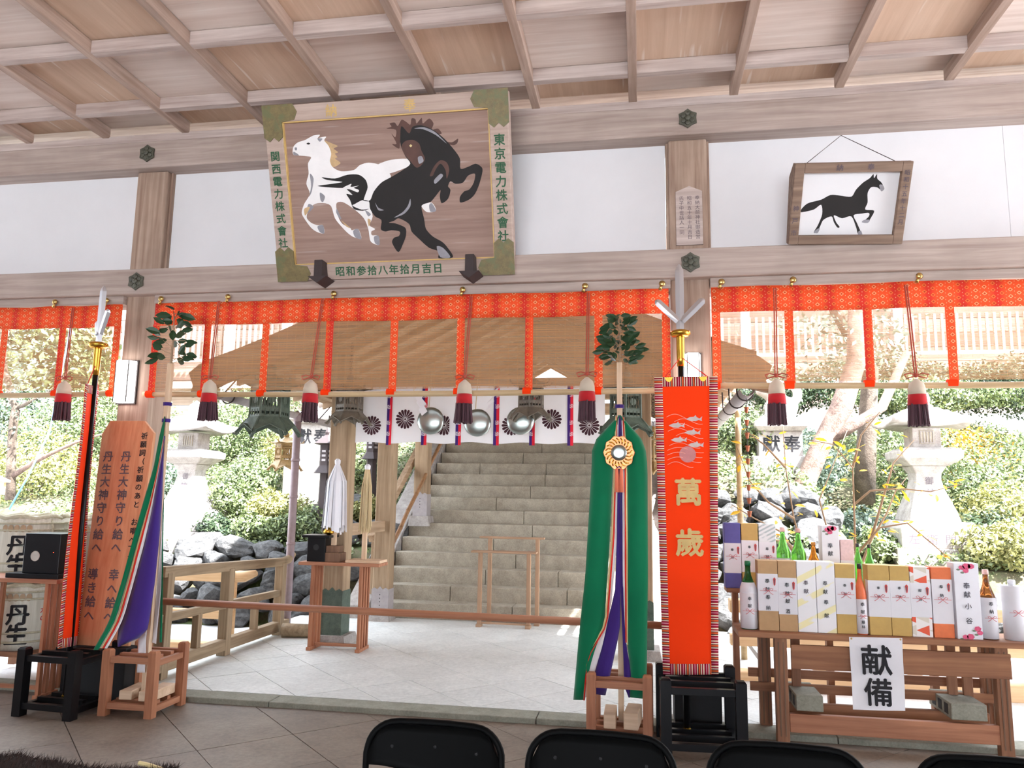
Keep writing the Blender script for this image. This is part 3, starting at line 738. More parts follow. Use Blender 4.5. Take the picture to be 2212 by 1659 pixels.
halberd(.27, -.20, 'right ceremonial halberd with three silver blades on a black pole', 3.06, 2.58, -1)

def banner(label, A, B, C_, D, marks):
    """hanging brocade banner: corners top-left, top-right, bottom-left, bottom-right"""
    A, B, C_, D = map(V, (A, B, C_, D)); t = thing('silk_banner', label, 'banner', (C_+D)/2, 'orange silk banners of the halberds')
    nx = (B-A).normalized(); nn = nx.cross(V((0,0,1))).normalized()
    if nn.dot(CAM-A) < 0: nn = -nn
    def pt(s, r, d=0.):
        return (A*(1-s)+B*s)*(1-r)+(C_*(1-s)+D*s)*r + nn*(d+.006*math.sin(r*7+s*2)+.012*math.sin(s*3.1)*r)
    bw, bh = .13, .034
    def patch(nm, s0, s1, r0, r1, mat, d, ns=6, nr=24):
        return obj(nm, MB().grid([[pt(s0+(s1-s0)*i/ns, r0+(r1-r0)*j/nr, d) for i in range(ns+1)] for j in range(nr+1)]), mat, t, smooth=True, solid=.002)
    patch('silk_field', .01, .99, .005, .995, M['orange_silk'], 0, 10, 30)
    patch('left_border', 0, bw, 0, 1, M['border_z'], .003, 2); patch('right_border', 1-bw, 1, 0, 1, M['border_z'], .003, 2)
    patch('top_border', bw, 1-bw, 0, bh, M['border_x'], .003, 8, 2); patch('bottom_border', bw, 1-bw, 1-bh, 1, M['border_x'], .003, 8, 2)
    if marks:
        up = (A-C_).normalized()
        for s in (.23, .77):
            c = pt(s, .008, .008); obj('corner_metal', MB().prism([c-nx*.028+up*.012, c+nx*.028+up*.012, c+nx*.014-up*.014, c-up*.02, c-nx*.014-up*.014], nn*.003), M['gold'], t)
        lettering('lettering', [('萬', pt(.51, .40, .009), nx, up, .18), ('歲', pt(.52, .57, .009), nx, up, .18)], M['goldpaint'], t, .03)
        c = pt(.51, .272, .009); obj('moon', MB().poly([c+nx*math.cos(k*math.pi/16)*.052+up*math.sin(k*math.pi/16)*.052 for k in range(32)]), plain('moon_print', S(206,132,132), .7), t)
        pale = plain('wave_print', S(246,168,146), .7); fish = plain('fish_print', S(206,186,180), .6)
        for k, (s, r) in enumerate(((.62, .150), (.34, .172), (.59, .197), (.37, .222), (.64, .240))):
            c = pt(s, r, .010); L = .05
            obj('fish', MB().poly([c+nx*a+up*b for a, b in ((-L, 0), (-L*.5, .013), (0, .015), (L*.2, .026), (L*.35, .012), (L*.7, .003), (L*1.05, .018), (L*.95, -.002), (L*1.0, -.014), (L*.6, -.006), (L*.2, -.014), (-L*.5, -.012))]), fish, t)
        for k in range(11):
            r0 = .142+k*.0165; s0 = .18+.18*((k*37) % 10)/10; s1 = min(.86, s0+.42+.1*((k*53) % 10)/10)
            if k > 6: s0 = .18
            mb = MB(); pts = [pt(s0+(s1-s0)*i/14, r0-.010*math.sin(i/14*math.pi*1.6), .0085) for i in range(15)]
            mb.grid([[p+up*.0016 for p in pts], [p-up*.0016 for p in pts]]); obj('wave_line', mb, pale, t)
    return t
bn = banner('orange silk banner with gold characters for long life on the right halberd', at(1413,815,-.25), at(1550,813,-.25), at(1432,1456,-.25), at(1552,1456,-.25), True)
obj('hanging_cord', MB().tube([at(1436,815,-.25), (.27,-.22,2.42), at(1530,815,-.25)], .004, 6), M['red_silk'], bn)
bl = banner('orange silk banner seen nearly edge-on beside the left halberd pole', at(184,828,-.62), at(211,838,-.13), at(122,1402,-.62), at(168,1392,-.13), False)
obj('hanging_cord', MB().tube([at(190,828,-.55), (-3.925,-.36,2.40), at(212,838,-.2)], .004, 6), M['red_silk'], bl)

def ribbon(nm, L, R, Y, mat, t, bulge=0.0, n=24, dy=None):
    """cloth strip between two hanging edges given as photo pixels at depth Y"""
    def smp(P, r):
        v0 = P[0][1]; v1 = P[-1][1]; v = v0+(v1-v0)*r
        for (a, b), (c, d) in zip(P, P[1:]):
            if v <= d+1e-6: k = (v-b)/max(d-b, 1e-6); return (a+(c-a)*k, v)
        return P[-1]
    rows = []
    for j in range(n+1):
        r = j/n; l = smp(L, r); q = smp(R, r); y0 = Y if not callable(Y) else Y(r)
        rows.append([at(l[0]+(q[0]-l[0])*i/5, l[1]+(q[1]-l[1])*i/5, y0-bulge*math.sin(math.pi*i/5)+.004*math.sin(r*9+i)) for i in range(6)])
    return obj(nm, MB().grid(rows), mat, t, smooth=True, solid=.002)
def sakaki(label, x, y, ztop, zpole, nl, l0, l1):
    t = thing('sakaki_branch', label, 'branch', (x, y, zpole))
    obj('stem', MB().tube([(x, y, zpole-.02), (x+.004, y, zpole+.2), (x-.006, y, ztop)], [.008, .006, .003], 6), M['twig'], t)
    for k in range(nl):
        f = (k+.5)/nl; z = zpole+.02+(ztop-zpole)*f; ang = k*2.4+random.uniform(-.4, .4)
        rad = (.03+.10*math.sin(math.pi*min(1, .28+f*.72)))*math.sqrt(random.random())
        p = V((x+math.cos(ang)*rad, y+math.sin(ang)*rad*.7, z+random.uniform(-.02, .02)))
        d = V((math.cos(ang), math.sin(ang)*.8, random.uniform(-.5, .7))).normalized(); L = random.uniform(l0, l1)
        s = d.cross(V((random.uniform(-1, 1), -1, random.uniform(-.6, .6)))).normalized(); nrm = d.cross(s)
        w = L*.25; q = []
        for a, b in ((0, 0), (.25, .8), (.55, 1), (.8, .6), (1, 0), (.8, -.6), (.55, -1), (.25, -.8)): q.append(p+d*(a*L)+s*(b*w)+nrm*(abs(b)*w*.25))
        mid = [p+d*(.25*L), p+d*(.55*L), p+d*(.8*L)]
        mb = MB(); b0 = q+mid
        mb.add(b0, [(0,1,8), (1,2,9,8), (2,3,10,9), (3,4,10), (4,5,10), (5,6,9,10), (6,7,8,9), (7,0,8)])
        o = obj('leaf', mb, M['leaf_dark'], t)
        if k % 3 == 0: obj('twig', MB().cyl((x, y, z-.02), p, .0025, .0015, 4), M['twig'], t)
sakaki('leafy green sakaki branch on top of the left pole', -3.395, -.25, 2.80, 2.41, 46, .075, .115)
sakaki('leafy green sakaki branch on top of the right pole', -.134, -.15, 2.70, 2.38, 120, .055, .085)
def sak_pole(x, y, zt, label):
    t = thing('sakaki_pole', label, 'pole', (x, y, .12))
    obj('shaft', MB().obox((x, y, (zt+.10)/2), (.036, .036, zt-.10)), M['hinoki'], t, bev=.004)
    for z in (zt-.3, zt-.42): obj('cord_wrap', MB().lathe([(.03, -.012), (.031, .012)], (x, y, z), 8), M['purple_silk'], t)
    return t
sak_pole(-3.395, -.25, 2.42, 'pale square wooden pole of the left sakaki branch')
sak_pole(-.134, -.15, 2.40, 'pale square wooden pole of the right sakaki branch')

# right five-coloured silk
t = thing('five_colour_silk', 'green silk hanging with purple and striped tails on the right sakaki pole', 'hanging', at(1335, 1500, -.22))
c8 = lambda *ps: [(1200+x/2.0225, 800+y/2.0225) for x, y in ps]
YG = lambda r: -.20-.05*math.sin(r*2.2)
ribbon('green_panel', c8((276,196),(160,320),(158,420),(130,900),(105,1130),(78,1440)), c8((280,196),(256,330),(246,520),(236,760),(214,1110),(128,1440)), YG, M['green_silk'], t, .02)
ribbon('cream_edge', c8((262,200),(254,430),(244,720),(214,1110),(128,1262),(122,1436)), c8((268,200),(262,430),(254,720),(222,1110),(136,1250),(126,1436)), lambda r: -.215-.05*math.sin(r*2.2), M['cream_silk'], t)
ribbon('red_edge', c8((266,200),(260,430),(252,720),(221,1110),(132,1268),(122,1442)), c8((270,200),(265,430),(258,720),(228,1110),(140,1262),(128,1442)), lambda r: -.219-.05*math.sin(r*2.2), M['red_silk'], t)
ribbon('white_panel', c8((270,200),(264,430),(258,720),(226,1110),(138,1258),(126,1436)), c8((276,200),(272,430),(270,720),(246,1010),(206,1200),(140,1420)), lambda r: -.212-.05*math.sin(r*2.2), M['white_silk'], t)
ribbon('purple_panel', c8((273,200),(270,430),(268,720),(260,960),(200,1210),(150,1412)), c8((284,200),(286,430),(286,900),(282,1130),(248,1290),(218,1420)), lambda r: -.208-.05*math.sin(r*2.2), M['purple_silk'], t, .01)
ribbon('green_panel', c8((280,196),(306,330),(312,700),(312,1180),(326,1300),(318,1428)), c8((284,196),(390,316),(402,420),(404,900),(399,1300),(394,1436)), YG, M['green_silk'], t, .02)
ribbon('cream_edge', c8((297,205),(306,430),(308,900),(310,1150),(312,1200)), c8((301,205),(313,430),(315,900),(316,1150),(317,1200)), lambda r: -.215-.05*math.sin(r*2.2), M['cream_silk'], t)
ribbon('red_edge', c8((293,205),(302,430),(303,900),(305,1190)), c8((297,205),(307,430),(309,900),(311,1190)), lambda r: -.219-.05*math.sin(r*2.2), M['red_silk'], t)
ribbon('white_panel', c8((287,205),(292,430),(294,900),(300,1180)), c8((293,205),(303,430),(304,900),(306,1180)), lambda r: -.212-.05*math.sin(r*2.2), M['white_silk'], t)
ribbon('purple_panel', c8((282,205),(286,430),(286,1000),(292,1140),(298,1300),(300,1400),(320,1430)), c8((288,205),(294,430),(296,1000),(308,1200),(330,1310),(328,1390),(324,1430)), lambda r: -.208-.05*math.sin(r*2.2), M['purple_silk'], t)
cm = at(1337, 978, -.27)
mo = thing('ornamental_mirror', 'round gilt mirror in a wavy copper rim on the green silk', 'mirror', cm)
axm = (V((1,0,0)), V((0,0,1)), V((0,-1,0)))
pts = []
for k in range(40):
    th = k*2*math.pi/40; r = .098*(1+.05*math.cos(th*10)); pts.append(cm+V((math.cos(th)*r, .008, math.sin(th)*r*1.12)))
obj('rim_plate', MB().prism(pts, (0, -.014, 0)), plain('copper_rim', S(206,128,84), .35, .9, .35, scale=40), mo, bev=.003)
for k in range(20):
    th = k*2*math.pi/20; p = cm+V((math.cos(th)*.073, -.008, math.sin(th)*.082))
    obj('rim_scroll', MB().tube([p+V((math.cos(th+.9)*.02, 0, math.sin(th+.9)*.02)), p+V((0, -.006, 0)), p-V((math.cos(th+.2)*.022, 0, math.sin(th+.2)*.022))], .0045, 5), M['gold'], mo, smooth=True)
obj('mirror_disc', MB().lathe([(.052, 0), (.05, .006), (.03, .009), (.01, .010)], cm+V((0, -.006, 0)), 26, ax=axm), M['mirror'], mo, smooth=True)
mt = thing('pink_tassel', 'pair of pink silk tassels under the gilt mirror', 'tassel', cm+V((0, 0, -.2)))
for s in (-.014, .014):
    p = cm+V((s, -.01, -.13)); obj('tassel_skirt', MB().lathe([(.004, .03), (.011, .02), (.013, -.02), (.017, -.125)], p, 10), M['pink_tassel'], mt, smooth=True)
    obj('tassel_cord', MB().tube([cm+V((0, -.012, -.09)), p+V((0, 0, .03))], .003, 5), M['purple_silk'], mt)

# left five-coloured silk, seen from the side
t = thing('five_colour_silk', 'striped green white red and purple silk hanging beside the wooden prayer board', 'hanging', at(300, 1400, -.3))
c3 = lambda *ps: [(120+x/3.073, 880+y/3.073) for x, y in ps]
YL = lambda r: -.28-.30*r*r
ribbon('green_panel', c3((722,60),(690,190),(650,400),(590,600),(520,850),(440,1150),(362,1400),(330,1470),(250,1610)), c3((728,60),(716,190),(672,430),(618,640),(548,870),(470,1160),(400,1400),(360,1480),(284,1610)), YL, M['green_silk'], t)
def off(P, d): return [(u+d*min(1, max(.25, (v-960)/200)), v) for u, v in P]
base = c3((716,190),(668,430),(614,640),(544,870),(466,1160),(398,1400),(358,1480),(290,1600))
for nm, a, b, mt_ in (('white_edge', 0, 3, 'white_silk'), ('cream_edge', 3, 6.5, 'cream_silk'), ('red_edge', 6.5, 11, 'red_silk'), ('white_panel', 11, 17, 'white_silk')):
    ribbon(nm, off(base, a), off(base, b), lambda r: -.282-.28*r*r, M[mt_], t)
ribbon('purple_panel', off(c3((716,190),(668,430),(614,640),(544,870),(466,1160),(398,1400),(358,1500),(365,1590)), 16), c3((718,190),(716,430),(706,640),(690,870),(660,1160),(618,1440),(600,1510),(420,1590)), lambda r: -.27-.2*r*r, M['purple_silk'], t, .04)
ribbon('white_panel', c3((700,640),(690,880),(672,1200),(640,1560)), c3((712,640),(706,880),(700,1200),(668,1570)), -.235, M['white_silk'], t)
ribbon('green_edge', c3((712,560),(704,880),(698,1200),(690,1560)), c3((722,560),(714,880),(712,1200),(706,1560)), -.225, M['green_silk'], t)
ribbon('white_tail', c3((560,1480),(548,1560),(545,1680),(540,1760)), c3((606,1480),(600,1560),(598,1680),(592,1760)), -.30, M['white_silk'], t)

# ---- wooden prayer board on the left post
A, Bq, Cq, Dq = at(220,938,-.03), at(332,935,-.03), at(165,1396,-.19), at(277,1396,-.19)
T1, T2 = at(238,909,-.022), at(312,909,-.022)
t = thing('prayer_board', 'tall orange wooden board with brushed prayer leaning on the left post', 'board', (Cq+Dq)/2)
nb = (Bq-A).cross(A-Cq).normalized()
if nb.y > 0: nb = -nb
Dq = onplane(277, 1396, A, nb); T1 = onplane(238, 909, A, nb); T2 = onplane(312, 909, A, nb)
obj('board', MB().prism([Cq, Dq, Bq, T2, T1, A], -nb*.03), M['plaque'], t, bev=.003)
bu = (A-Cq).normalized(); bx = (Bq-A).normalized()
def pbp(u, v): return onplane(u, v, A, nb)+nb*.004
def pxcol(text, uv0, uv1, sz, nm, mt_):
    P0, P1 = pbp(*uv0), pbp(*uv1); n_ = len(text)-1
    lettering(nm, [(c, P0+(P1-P0)*(i/n_), bx, bu, sz) for i, c in enumerate(text) if c != ' '], M[mt_], t, .02)
C3 = lambda x, y: (120+x/3.073, 880+y/3.073)
pxcol('丹生大神守り給へ', C3(352,325), C3(275,930), .085, 'left_column', 'ink_soft')
pxcol('丹生大神守り給へ', C3(470,325), C3(405,930), .085, 'middle_column', 'ink_soft')
pxcol('導き給へ', C3(252,1105), C3(225,1380), .085, 'left_column', 'ink_soft')
pxcol('幸へ給へ', C3(390,1110), C3(355,1390), .085, 'middle_column', 'ink_soft')
pxcol('祈願詞（祈願のあと お唱へ下さい', C3(592,190), C3(490,1060), .055, 'right_column', 'ink')
bp = (Cq+Dq)/2
o = obj('box_plinth', MB().box(bp.x-.22, bp.x+.22, -.30+.17, .01, .0, bp.z), M['black_matte'], bev=.006)
tag(o, 'black box plinth under the wooden prayer board', 'plinth')
o.data.transform(Matrix.Translation((0, -.1, 0)))

# ---- slat table with black speaker box, sake barrels at the left edge
def slat_table(t, x0, x1, y0, y1, z, legs, zt=.03, n=4, m1='red_wood_x', m2='red_wood', z0=0.0):
    obj('table_top', MB().box(x0, x1, y0, y1, z-zt, z), M[m1], t, bev=.003)
    for lx in legs:
        for k in range(n):
            y = y0+.03+(y1-y0-.06)*k/(n-1)
            obj('leg_slat', MB().box(lx-.014, lx+.014, y-.016, y+.016, z0+.03, z-zt), M[m2], t, bev=.002)
        obj('foot', MB().box(lx-.022, lx+.022, y0, y1, z0, z0+.03), M[m2], t, bev=.003)
    obj('stretcher', MB().box(legs[0], legs[-1], (y0+y1)/2-.015, (y0+y1)/2+.015, z0+.03, z0+.055), M[m1], t)
t = thing('slat_table', 'wooden table on slatted legs under the black box at the left edge', 'table', (-4.5, -.1, 0))
slat_table(t, -5.0, -4.20, -.20, .12, .84, (-4.9, -4.29), n=5)
p = V((-4.42, -.04, .84))
t = thing('black_box', 'black wooden box with a round hole on a plate on the slat table', 'box', p)
obj('plate', MB().box(p.x-.24, p.x+.20, p.y-.13, p.y+.13, .84, .875), M['black'], t, bev=.003)
obj('body', MB().box(p.x-.13, p.x+.17, p.y-.10, p.y+.12, .875, 1.165), M['black'], t, bev=.004)
obj('hole', MB().lathe([(.038, 0), (.036, .004), (.03, .002)], (p.x-.03, p.y-.1005, 1.0), 18, ax=axm), plain('hole_felt', S(190,186,176), .8), t)
obj('indicator', MB().lathe([(.002, 0), (.0015, .002)], (p.x+.12, p.y-.1, 1.03), 8, ax=axm), emit('red_led', (1, .05, .02, 1), 3), t)
straw = wood('straw_mat', S(196,192,176), S(226,222,208), 'Z', .9, 2.0); rope = wood('straw_rope', S(168,160,134), S(206,200,176), 'X', .9, 3.0)
def barrel(cx, cy, z, label):
    t = thing('sake_barrel', label, 'barrel', (cx, cy, z), 'straw-wrapped sake barrels'); R, Hh = .30, .50
    obj('straw_body', MB().lathe([(R*.9, 0), (R*.98, .06), (R, .2), (R, .36), (R*.98, .44), (R*.95, Hh)], (cx, cy, z), 32), straw, t, smooth=True)
    for zz in (.07, .14, .40, .455):
        obj('rope_ring', MB().tube([(cx+math.cos(k*.2618)*R*1.01, cy+math.sin(k*.2618)*R*1.01, z+zz) for k in range(25)], .009, 6), rope, t, smooth=True)
    obj('top_rope', MB().tube([(cx+math.cos(k*.2618)*R*.9, cy+math.sin(k*.2618)*R*.9, z+Hh+.012*math.sin(k*2)) for k in range(25)], .022, 8), rope, t, smooth=True)
    for th in (-.35, -2.8, 1.2, 2.3):
        obj('rope_tie', MB().tube([(cx+math.cos(th)*R*.9, cy+math.sin(th)*R*.9, z+Hh), (cx+math.cos(th)*R*1.03, cy+math.sin(th)*R*1.03, z+.42), (cx+math.cos(th)*R*1.03, cy+math.sin(th)*R*1.03, z+.05)], .011, 6), rope, t)
    def curved(items, nm, mt_, bold=.05):
        for ch, th, zz, sz in items:
            vs, fs = glyph(ch); mb = MB()
            for ox, oy in ((0, 0), (bold*.6, 0), (-bold*.6, 0), (0, bold*.6), (0, -bold*.6)):
                mb.add([(cx+math.cos(th+(x+ox)*sz/R)*(R*1.02), cy+math.sin(th+(x+ox)*sz/R)*(R*1.02), z+zz+(y+oy)*sz) for x, y in vs], fs)
            obj('character', mb, M[mt_], t)
    curved([('丹', -1.12, .285, .17), ('生', -1.12, .13, .17)], 'crest_lettering', 'ink')
    curved([('水', -.52, .31, .06), ('の', -.52, .25, .06)], 'red_lettering', 'red_ink', .02)
    mb = MB()
    for k in range(5):
        th = -1.5+k*.15; mb.add([(cx+math.cos(th+.07*math.cos(q*.524))*R*1.006, cy+math.sin(th+.07*math.cos(q*.524))*R*1.006, z+.415+.03*math.sin(q*.524)) for q in range(12)], [tuple(range(12))])
    obj('petal_print', mb, plain('petal_print', S(176,150,120), .8), t)
barrel(-5.08, .52, .76, 'upper sake barrel with bold black characters at the left edge'); barrel(-5.02, .52, .22, 'lower sake barrel with bold black characters at the left edge')
barrel(-4.42, .62, .76, 'upper sake barrel mostly hidden behind the left orange banner'); barrel(-4.40, .62, .22, 'lower sake barrel mostly hidden behind the slat table legs')
t = thing('barrel_rack', 'low wooden rack under the sake barrels', 'rack', (-4.7, .55, 0))
obj('shelf', MB().box(-5.5, -4.08, .24, .90, .18, .22), M['table_wood'], t)
for x in (-5.42, -4.16):
    for y in (.28, .86): obj('leg', MB().box(x-.03, x+.03, y-.03, y+.03, CZ if y < .3 else -.02, .18), M['table_wood_z'], t)

# ---- pole barring the way into the court
o = obj('barrier_pole', MB().tube([(-3.745, .17, .665), (-1.8, .17, .652), (.215, .17, .640)], .026, 12), M['red_wood_x'], smooth=True)
tag(o, 'round wooden barrier pole across the opening between the posts', 'pole')

# ================================================================== folding chairs
def make_chair():
    t = thing('folding_chair', 'x', 'chair', (0, 0, 0), 'folding chairs along the bottom edge')
    w = .215
    def yb(x): return -.03+.035*(1-(x/w)**2)          # the back pad is hollow towards the sitter
    out = []
    for k in range(13):                                # bottom edge left to right, dips at the middle
        x = -w+.012+(2*w-.024)*k/12; out.append((x, .628-.020*math.cos((x/w)*math.pi*.9) if abs(x) < w else .63))
    for k in range(9):
        a = k/8*math.pi/2; out.append((w-.012-.07+.07*math.cos(a), .715+.08*math.sin(a)))
    for k in range(1, 9):
        a = math.pi/2+k/8*math.pi/2; out.append((-w+.012+.07+.07*math.cos(a), .715+.08*math.sin(a)))
    rows = []
    for d in (0, 1):
        pass
    mb = MB(); NX = 14
    top = lambda x: .706+.08*math.sqrt(max(0, 1-(max(0, abs(x)-(w-.082))/.07)**2)) if abs(x) > w-.082 else .786
    bot = lambda x: .668-.030*math.cos(x/w*math.pi*.5)**2
    for d in (-.014, .014):
        mb.grid([[(x, yb(x)+d, bot(x)+(top(x)-bot(x))*j/6) for x in [(-w+.006)+(2*w-.012)*i/NX for i in range(NX+1)]] for j in range(7)])
    n0 = (NX+1)*7
    ring = [i for i in range(NX+1)]+[NX+(NX+1)*j for j in range(1, 7)]+[6*(NX+1)+i for i in range(NX-1, -1, -1)]+[(NX+1)*j for j in range(5, 0, -1)]
    for a, b in zip(ring, ring[1:]+ring[:1]): mb.f.append((a, b, b+n0, a+n0))
    bk = obj('back_pad', mb, M['vinyl'], t, smooth=True)
    for x, z in ((-.135, .722), (0, .725), (.135, .718)):
        obj('rivet', MB().lathe([(.006, 0), (.005, .003), (.002, .004)], (x, yb(x)-.014, z), 8, ax=axm), M['black_matte'], bk)
    fr = [(-w-.005, .16, .02), (-w-.005, .02, .42), (-w-.002, -.032, .62), (-w, -.034, .70)]
    for k in range(1, 8):
        a = math.pi-k/8*math.pi/2; x = -w+.085+.085*math.cos(a); fr.append((x, yb(x)+.004, .704+.085*math.sin(a)))
    for x in (-.12, -.04, .04, .12): fr.append((x, yb(x)+.004, .790))
    fr += [(-x, y, z) for x, y, z in reversed(fr[:11])]
    obj('back_frame', MB().tube(fr, .0105, 8), M['vinyl'], t, smooth=True)
    obj('seat', MB().obox((0, .21, .43), (.40, .38, .035)), M['vinyl'], t, bev=.014)
    for s in (-1, 1):
        obj('rear_leg', MB().tube([(s*(w-.02), .36, .43), (s*(w-.02), .02, .12), (s*(w-.02), -.10, .012)], .0105, 8), M['black'], t, smooth=True)
        obj('foot_cap', MB().cyl((s*(w+.005), .16, 0), (s*(w+.005), .155, .03), .014, .014, 8), M['black_matte'], t)
        obj('foot_cap', MB().cyl((s*(w-.02), -.10, 0), (s*(w-.02), -.095, .03), .014, .014, 8), M['black_matte'], t)
    obj('stretcher', MB().cyl((-w, .12, .14), (w, .12, .14), .009, .009, 8), M['black'], t); obj('stretcher', MB().cyl((-w+.02, -.06, .05), (w-.02, -.06, .05), .009, .009, 8), M['black'], t)
    return t
ch = make_chair()
lbl = ('leftmost black folding chair in the bottom row', 'second black folding chair from the left, below the red stand', 'third black folding chair from the left, below the black stand', 'rightmost black folding chair, cut by the bottom right corner')
for k, (x, l) in enumerate(zip((-.635, -.125, .405, .965), lbl)):
    o = ch if k == 0 else dup(ch, (0, 0, 0)); o.location = (x, -2.86, -.0); o.rotation_euler = (0, 0, -.03); o['label'] = l

# ---- dark shaggy fur in the bottom left corner, laid over a low bench
t = thing('fur_throw', 'dark brown shaggy fur throw in the bottom left corner', 'fur', (-2.1, -2.6, 0))
A0, B0_ = at(-60, 1640, -2.45), at(385, 1664, -2.45)
def fz(s): return A0.z+.035+(B0_.z-A0.z)*s+.012*math.sin(s*7)+.012*math.exp(-((s-.24)/.05)**2)
rows = [[(A0.x+(B0_.x-A0.x)*i/24, -2.45-.35*j/8, fz(i/24)-.02-.05*abs(j/8-.3)) for i in range(25)] for j in range(9)]
rows = [[(x, y+.0, z-.25) for x, y, z in rows[0]]]+rows+[[(x, y, z-.25) for x, y, z in rows[-1]]]
obj('hide', MB().grid(rows), M['skin_fur'], t, smooth=True, solid=.01)
mb = MB()
for k in range(9000):
    s = random.random(); r = random.random(); p = V((A0.x+(B0_.x-A0.x)*s, -2.45-.35*r, fz(s)-.022-.05*abs(r-.3)))
    d = V((random.uniform(-.2, .9), random.uniform(-.3, .9), random.uniform(.05, .7))).normalized()*random.uniform(.02, .045); sd_ = V((.0016, .0008, 0))
    mb.add([p-sd_, p+sd_, p+d], [(0, 1, 2)])
obj('fur', mb, plain('fur_hair', S(58,42,36), .8, vary=.4), t, kind='stuff')
obj('pale_trim', MB().tube([at(300,1648,-2.5), at(318,1652,-2.5), at(350,1662,-2.5)], .008, 6), M['cream_silk'], t)
sx = (A0.x+B0_.x)/2
t = thing('low_bench', 'low dark bench under the fur throw, below the frame', 'bench', (sx, -2.62, 0))
zs = min(A0.z, B0_.z)-.09
obj('seat', MB().box(A0.x+.03, B0_.x-.03, -2.78, -2.48, zs-.04, zs), M['dark_wood'], t)
for x in (A0.x+.08, B0_.x-.08):
    for y in (-2.75, -2.51): obj('leg', MB().box(x-.025, x+.025, y-.025, y+.025, 0, zs-.04), M['dark_wood'], t)
# ================================================================== offering table with sake
YF, YBk = -.13, .22                         # front and back edge of the table top
TZ = .672
t = thing('offering_table', 'long brown wooden offering table carrying the sake boxes', 'table', (1.4, 0, 0))
obj('table_top', MB().box(.60, 2.62, YF, YBk, TZ-.035, TZ), M['table_wood'], t, bev=.004)
obj('front_apron', MB().box(.92, 2.18, -.105, -.08, .455, .60), M['table_wood'], t, bev=.003)
def leg(x, y, w=.075, d=.06):
    o = obj('leg', MB().box(x-w/2, x+w/2, y-d/2, y+d/2, CZ if y > 0 else 0, TZ-.035), M['table_wood_z'], t, bev=.004)
    for k in (-.2, .2): obj('leg_groove', MB().box(x+w*k-.004, x+w*k+.004, y-d/2-.003, y-d/2+.001, .05, TZ-.06), M['dark_wood'], o)
for x, y in ((.86, -.07), (.80, .20), (2.13, -.07), (2.16, .2)): leg(x, y)
for x in (.99, 1.93, 2.02):
    obj('slat', MB().box(x-.028, x+.028, .13, .16, .26, TZ-.035), M['table_wood_z'], t, bev=.003)
obj('lower_rail', MB().box(.9, 2.12, -.095, -.055, .075, .185), M['red_wood_x'], t, bev=.004)
obj('lower_rail', MB().box(.9, 2.12, .10, .14, .10, .205), M['table_wood'], t, bev=.004)
for y in (.16, .24): obj('back_rail', MB().box(.70, 2.2, y-.012, y+.012, .255+(y-.16)*.9, .31+(y-.16)*.9), M['table_wood'], t)
for x, w, lb in ((1.02, .16, 'left'), (1.93, .20, 'right')):
    t2 = thing('concrete_block', 'grey concrete block resting on the lower rails at the %s of the offering table' % lb, 'block', (x, .02, .19), 'concrete blocks in the table')
    obj('body', MB().box(x-w/2, x+w/2, -.10, .27, .206, .30), M['curb'], t2, bev=.005)
    for yy in (-.02, .08, .18): obj('cell', MB().box(x-w/2-.0015, x-w/2+.002, yy-.03, yy+.03, .225, .285), M['black_matte'], t2)
# paper notice
A, Bq, Cq, Dq = at(1834,1376,-.142), at(1949,1378,-.142), at(1843,1533,-.15), at(1956,1536,-.15)
t = thing('paper_notice', 'white paper notice with two brushed characters pinned to the offering table', 'notice', (Cq+Dq)/2)
obj('sheet', MB().grid([[(A*(1-i/6)+Bq*(i/6))*(1-j/6)+(Cq*(1-i/6)+Dq*(i/6))*(j/6)+V((0, .004*math.sin(i+j*1.3), 0)) for i in range(7)] for j in range(7)]), M['white_paper'], t, smooth=True)
up = (A-Cq).normalized(); ctr = lambda s, r: (A*(1-s)+Bq*s)*(1-r)+(Cq*(1-s)+Dq*s)*r+V((0, -.007, 0))
lettering('lettering', [('献', ctr(.49, .31), (1,0,0), up, .185), ('備', ctr(.50, .75), (1,0,0), up, .17)], M['ink'], t, .02)
for s in (.04, .96): obj('pin', MB().lathe([(.006, 0), (.004, .004)], ctr(s, .02), 8, ax=axm), M['brass'], t)

# rear shelf
SZ = .895
t = thing('rear_shelf', 'plain wooden shelf raised behind the offering table for the back row', 'shelf', (1.3, .33, 0))
obj('board', MB().box(.575, 1.95, .24, .42, SZ-.03, SZ), M['table_wood'], t, bev=.003)
for x in (.64, 1.25, 1.9): obj('upright', MB().box(x-.02, x+.02, .33, .39, CZ, SZ-.03), M['table_wood_z'], t)

BOW = plain('bow_pink', S(214,120,124), .7); NOSHI = plain('noshi_red', S(206,56,50), .6)
kraft = plain('kraft_paper', S(186,150,108), .85, vary=.08); goldbox = plain('gold_box', S(196,160,88), .6, vary=.08)
blue = plain('blue_box', S(88,84,152), .7); orange = plain('orange_box', S(228,120,72), .7); pinkbox = plain('pink_box', S(226,196,196), .7, vary=.12, scale=60)
sidew = plain('box_side', S(206,196,200), .8)
def stripes(name, a, b, dens, w):
    n = NT(name); s = n.sep(n.co()); f = n.math('FRACT', n.math('MULTIPLY', n.math('SUBTRACT', s[2], n.math('MULTIPLY', s[0], .55)), dens))
    k = n.math('MULTIPLY', n.math('LESS_THAN', f, w), n.ramp(n.noise(n.co(), 9, 2), [(.45, (0,0,0,1)), (.5, (1,1,1,1))])); n.set(n.mix(k, a, b), .7); return n.m
yellowstripe = stripes('yellow_stripe_box', S(236,234,234), S(240,230,178), 7.0, .3)
greystripe = stripes('grey_lattice_box', S(230,232,232), S(180,192,192), 36.0, .45)
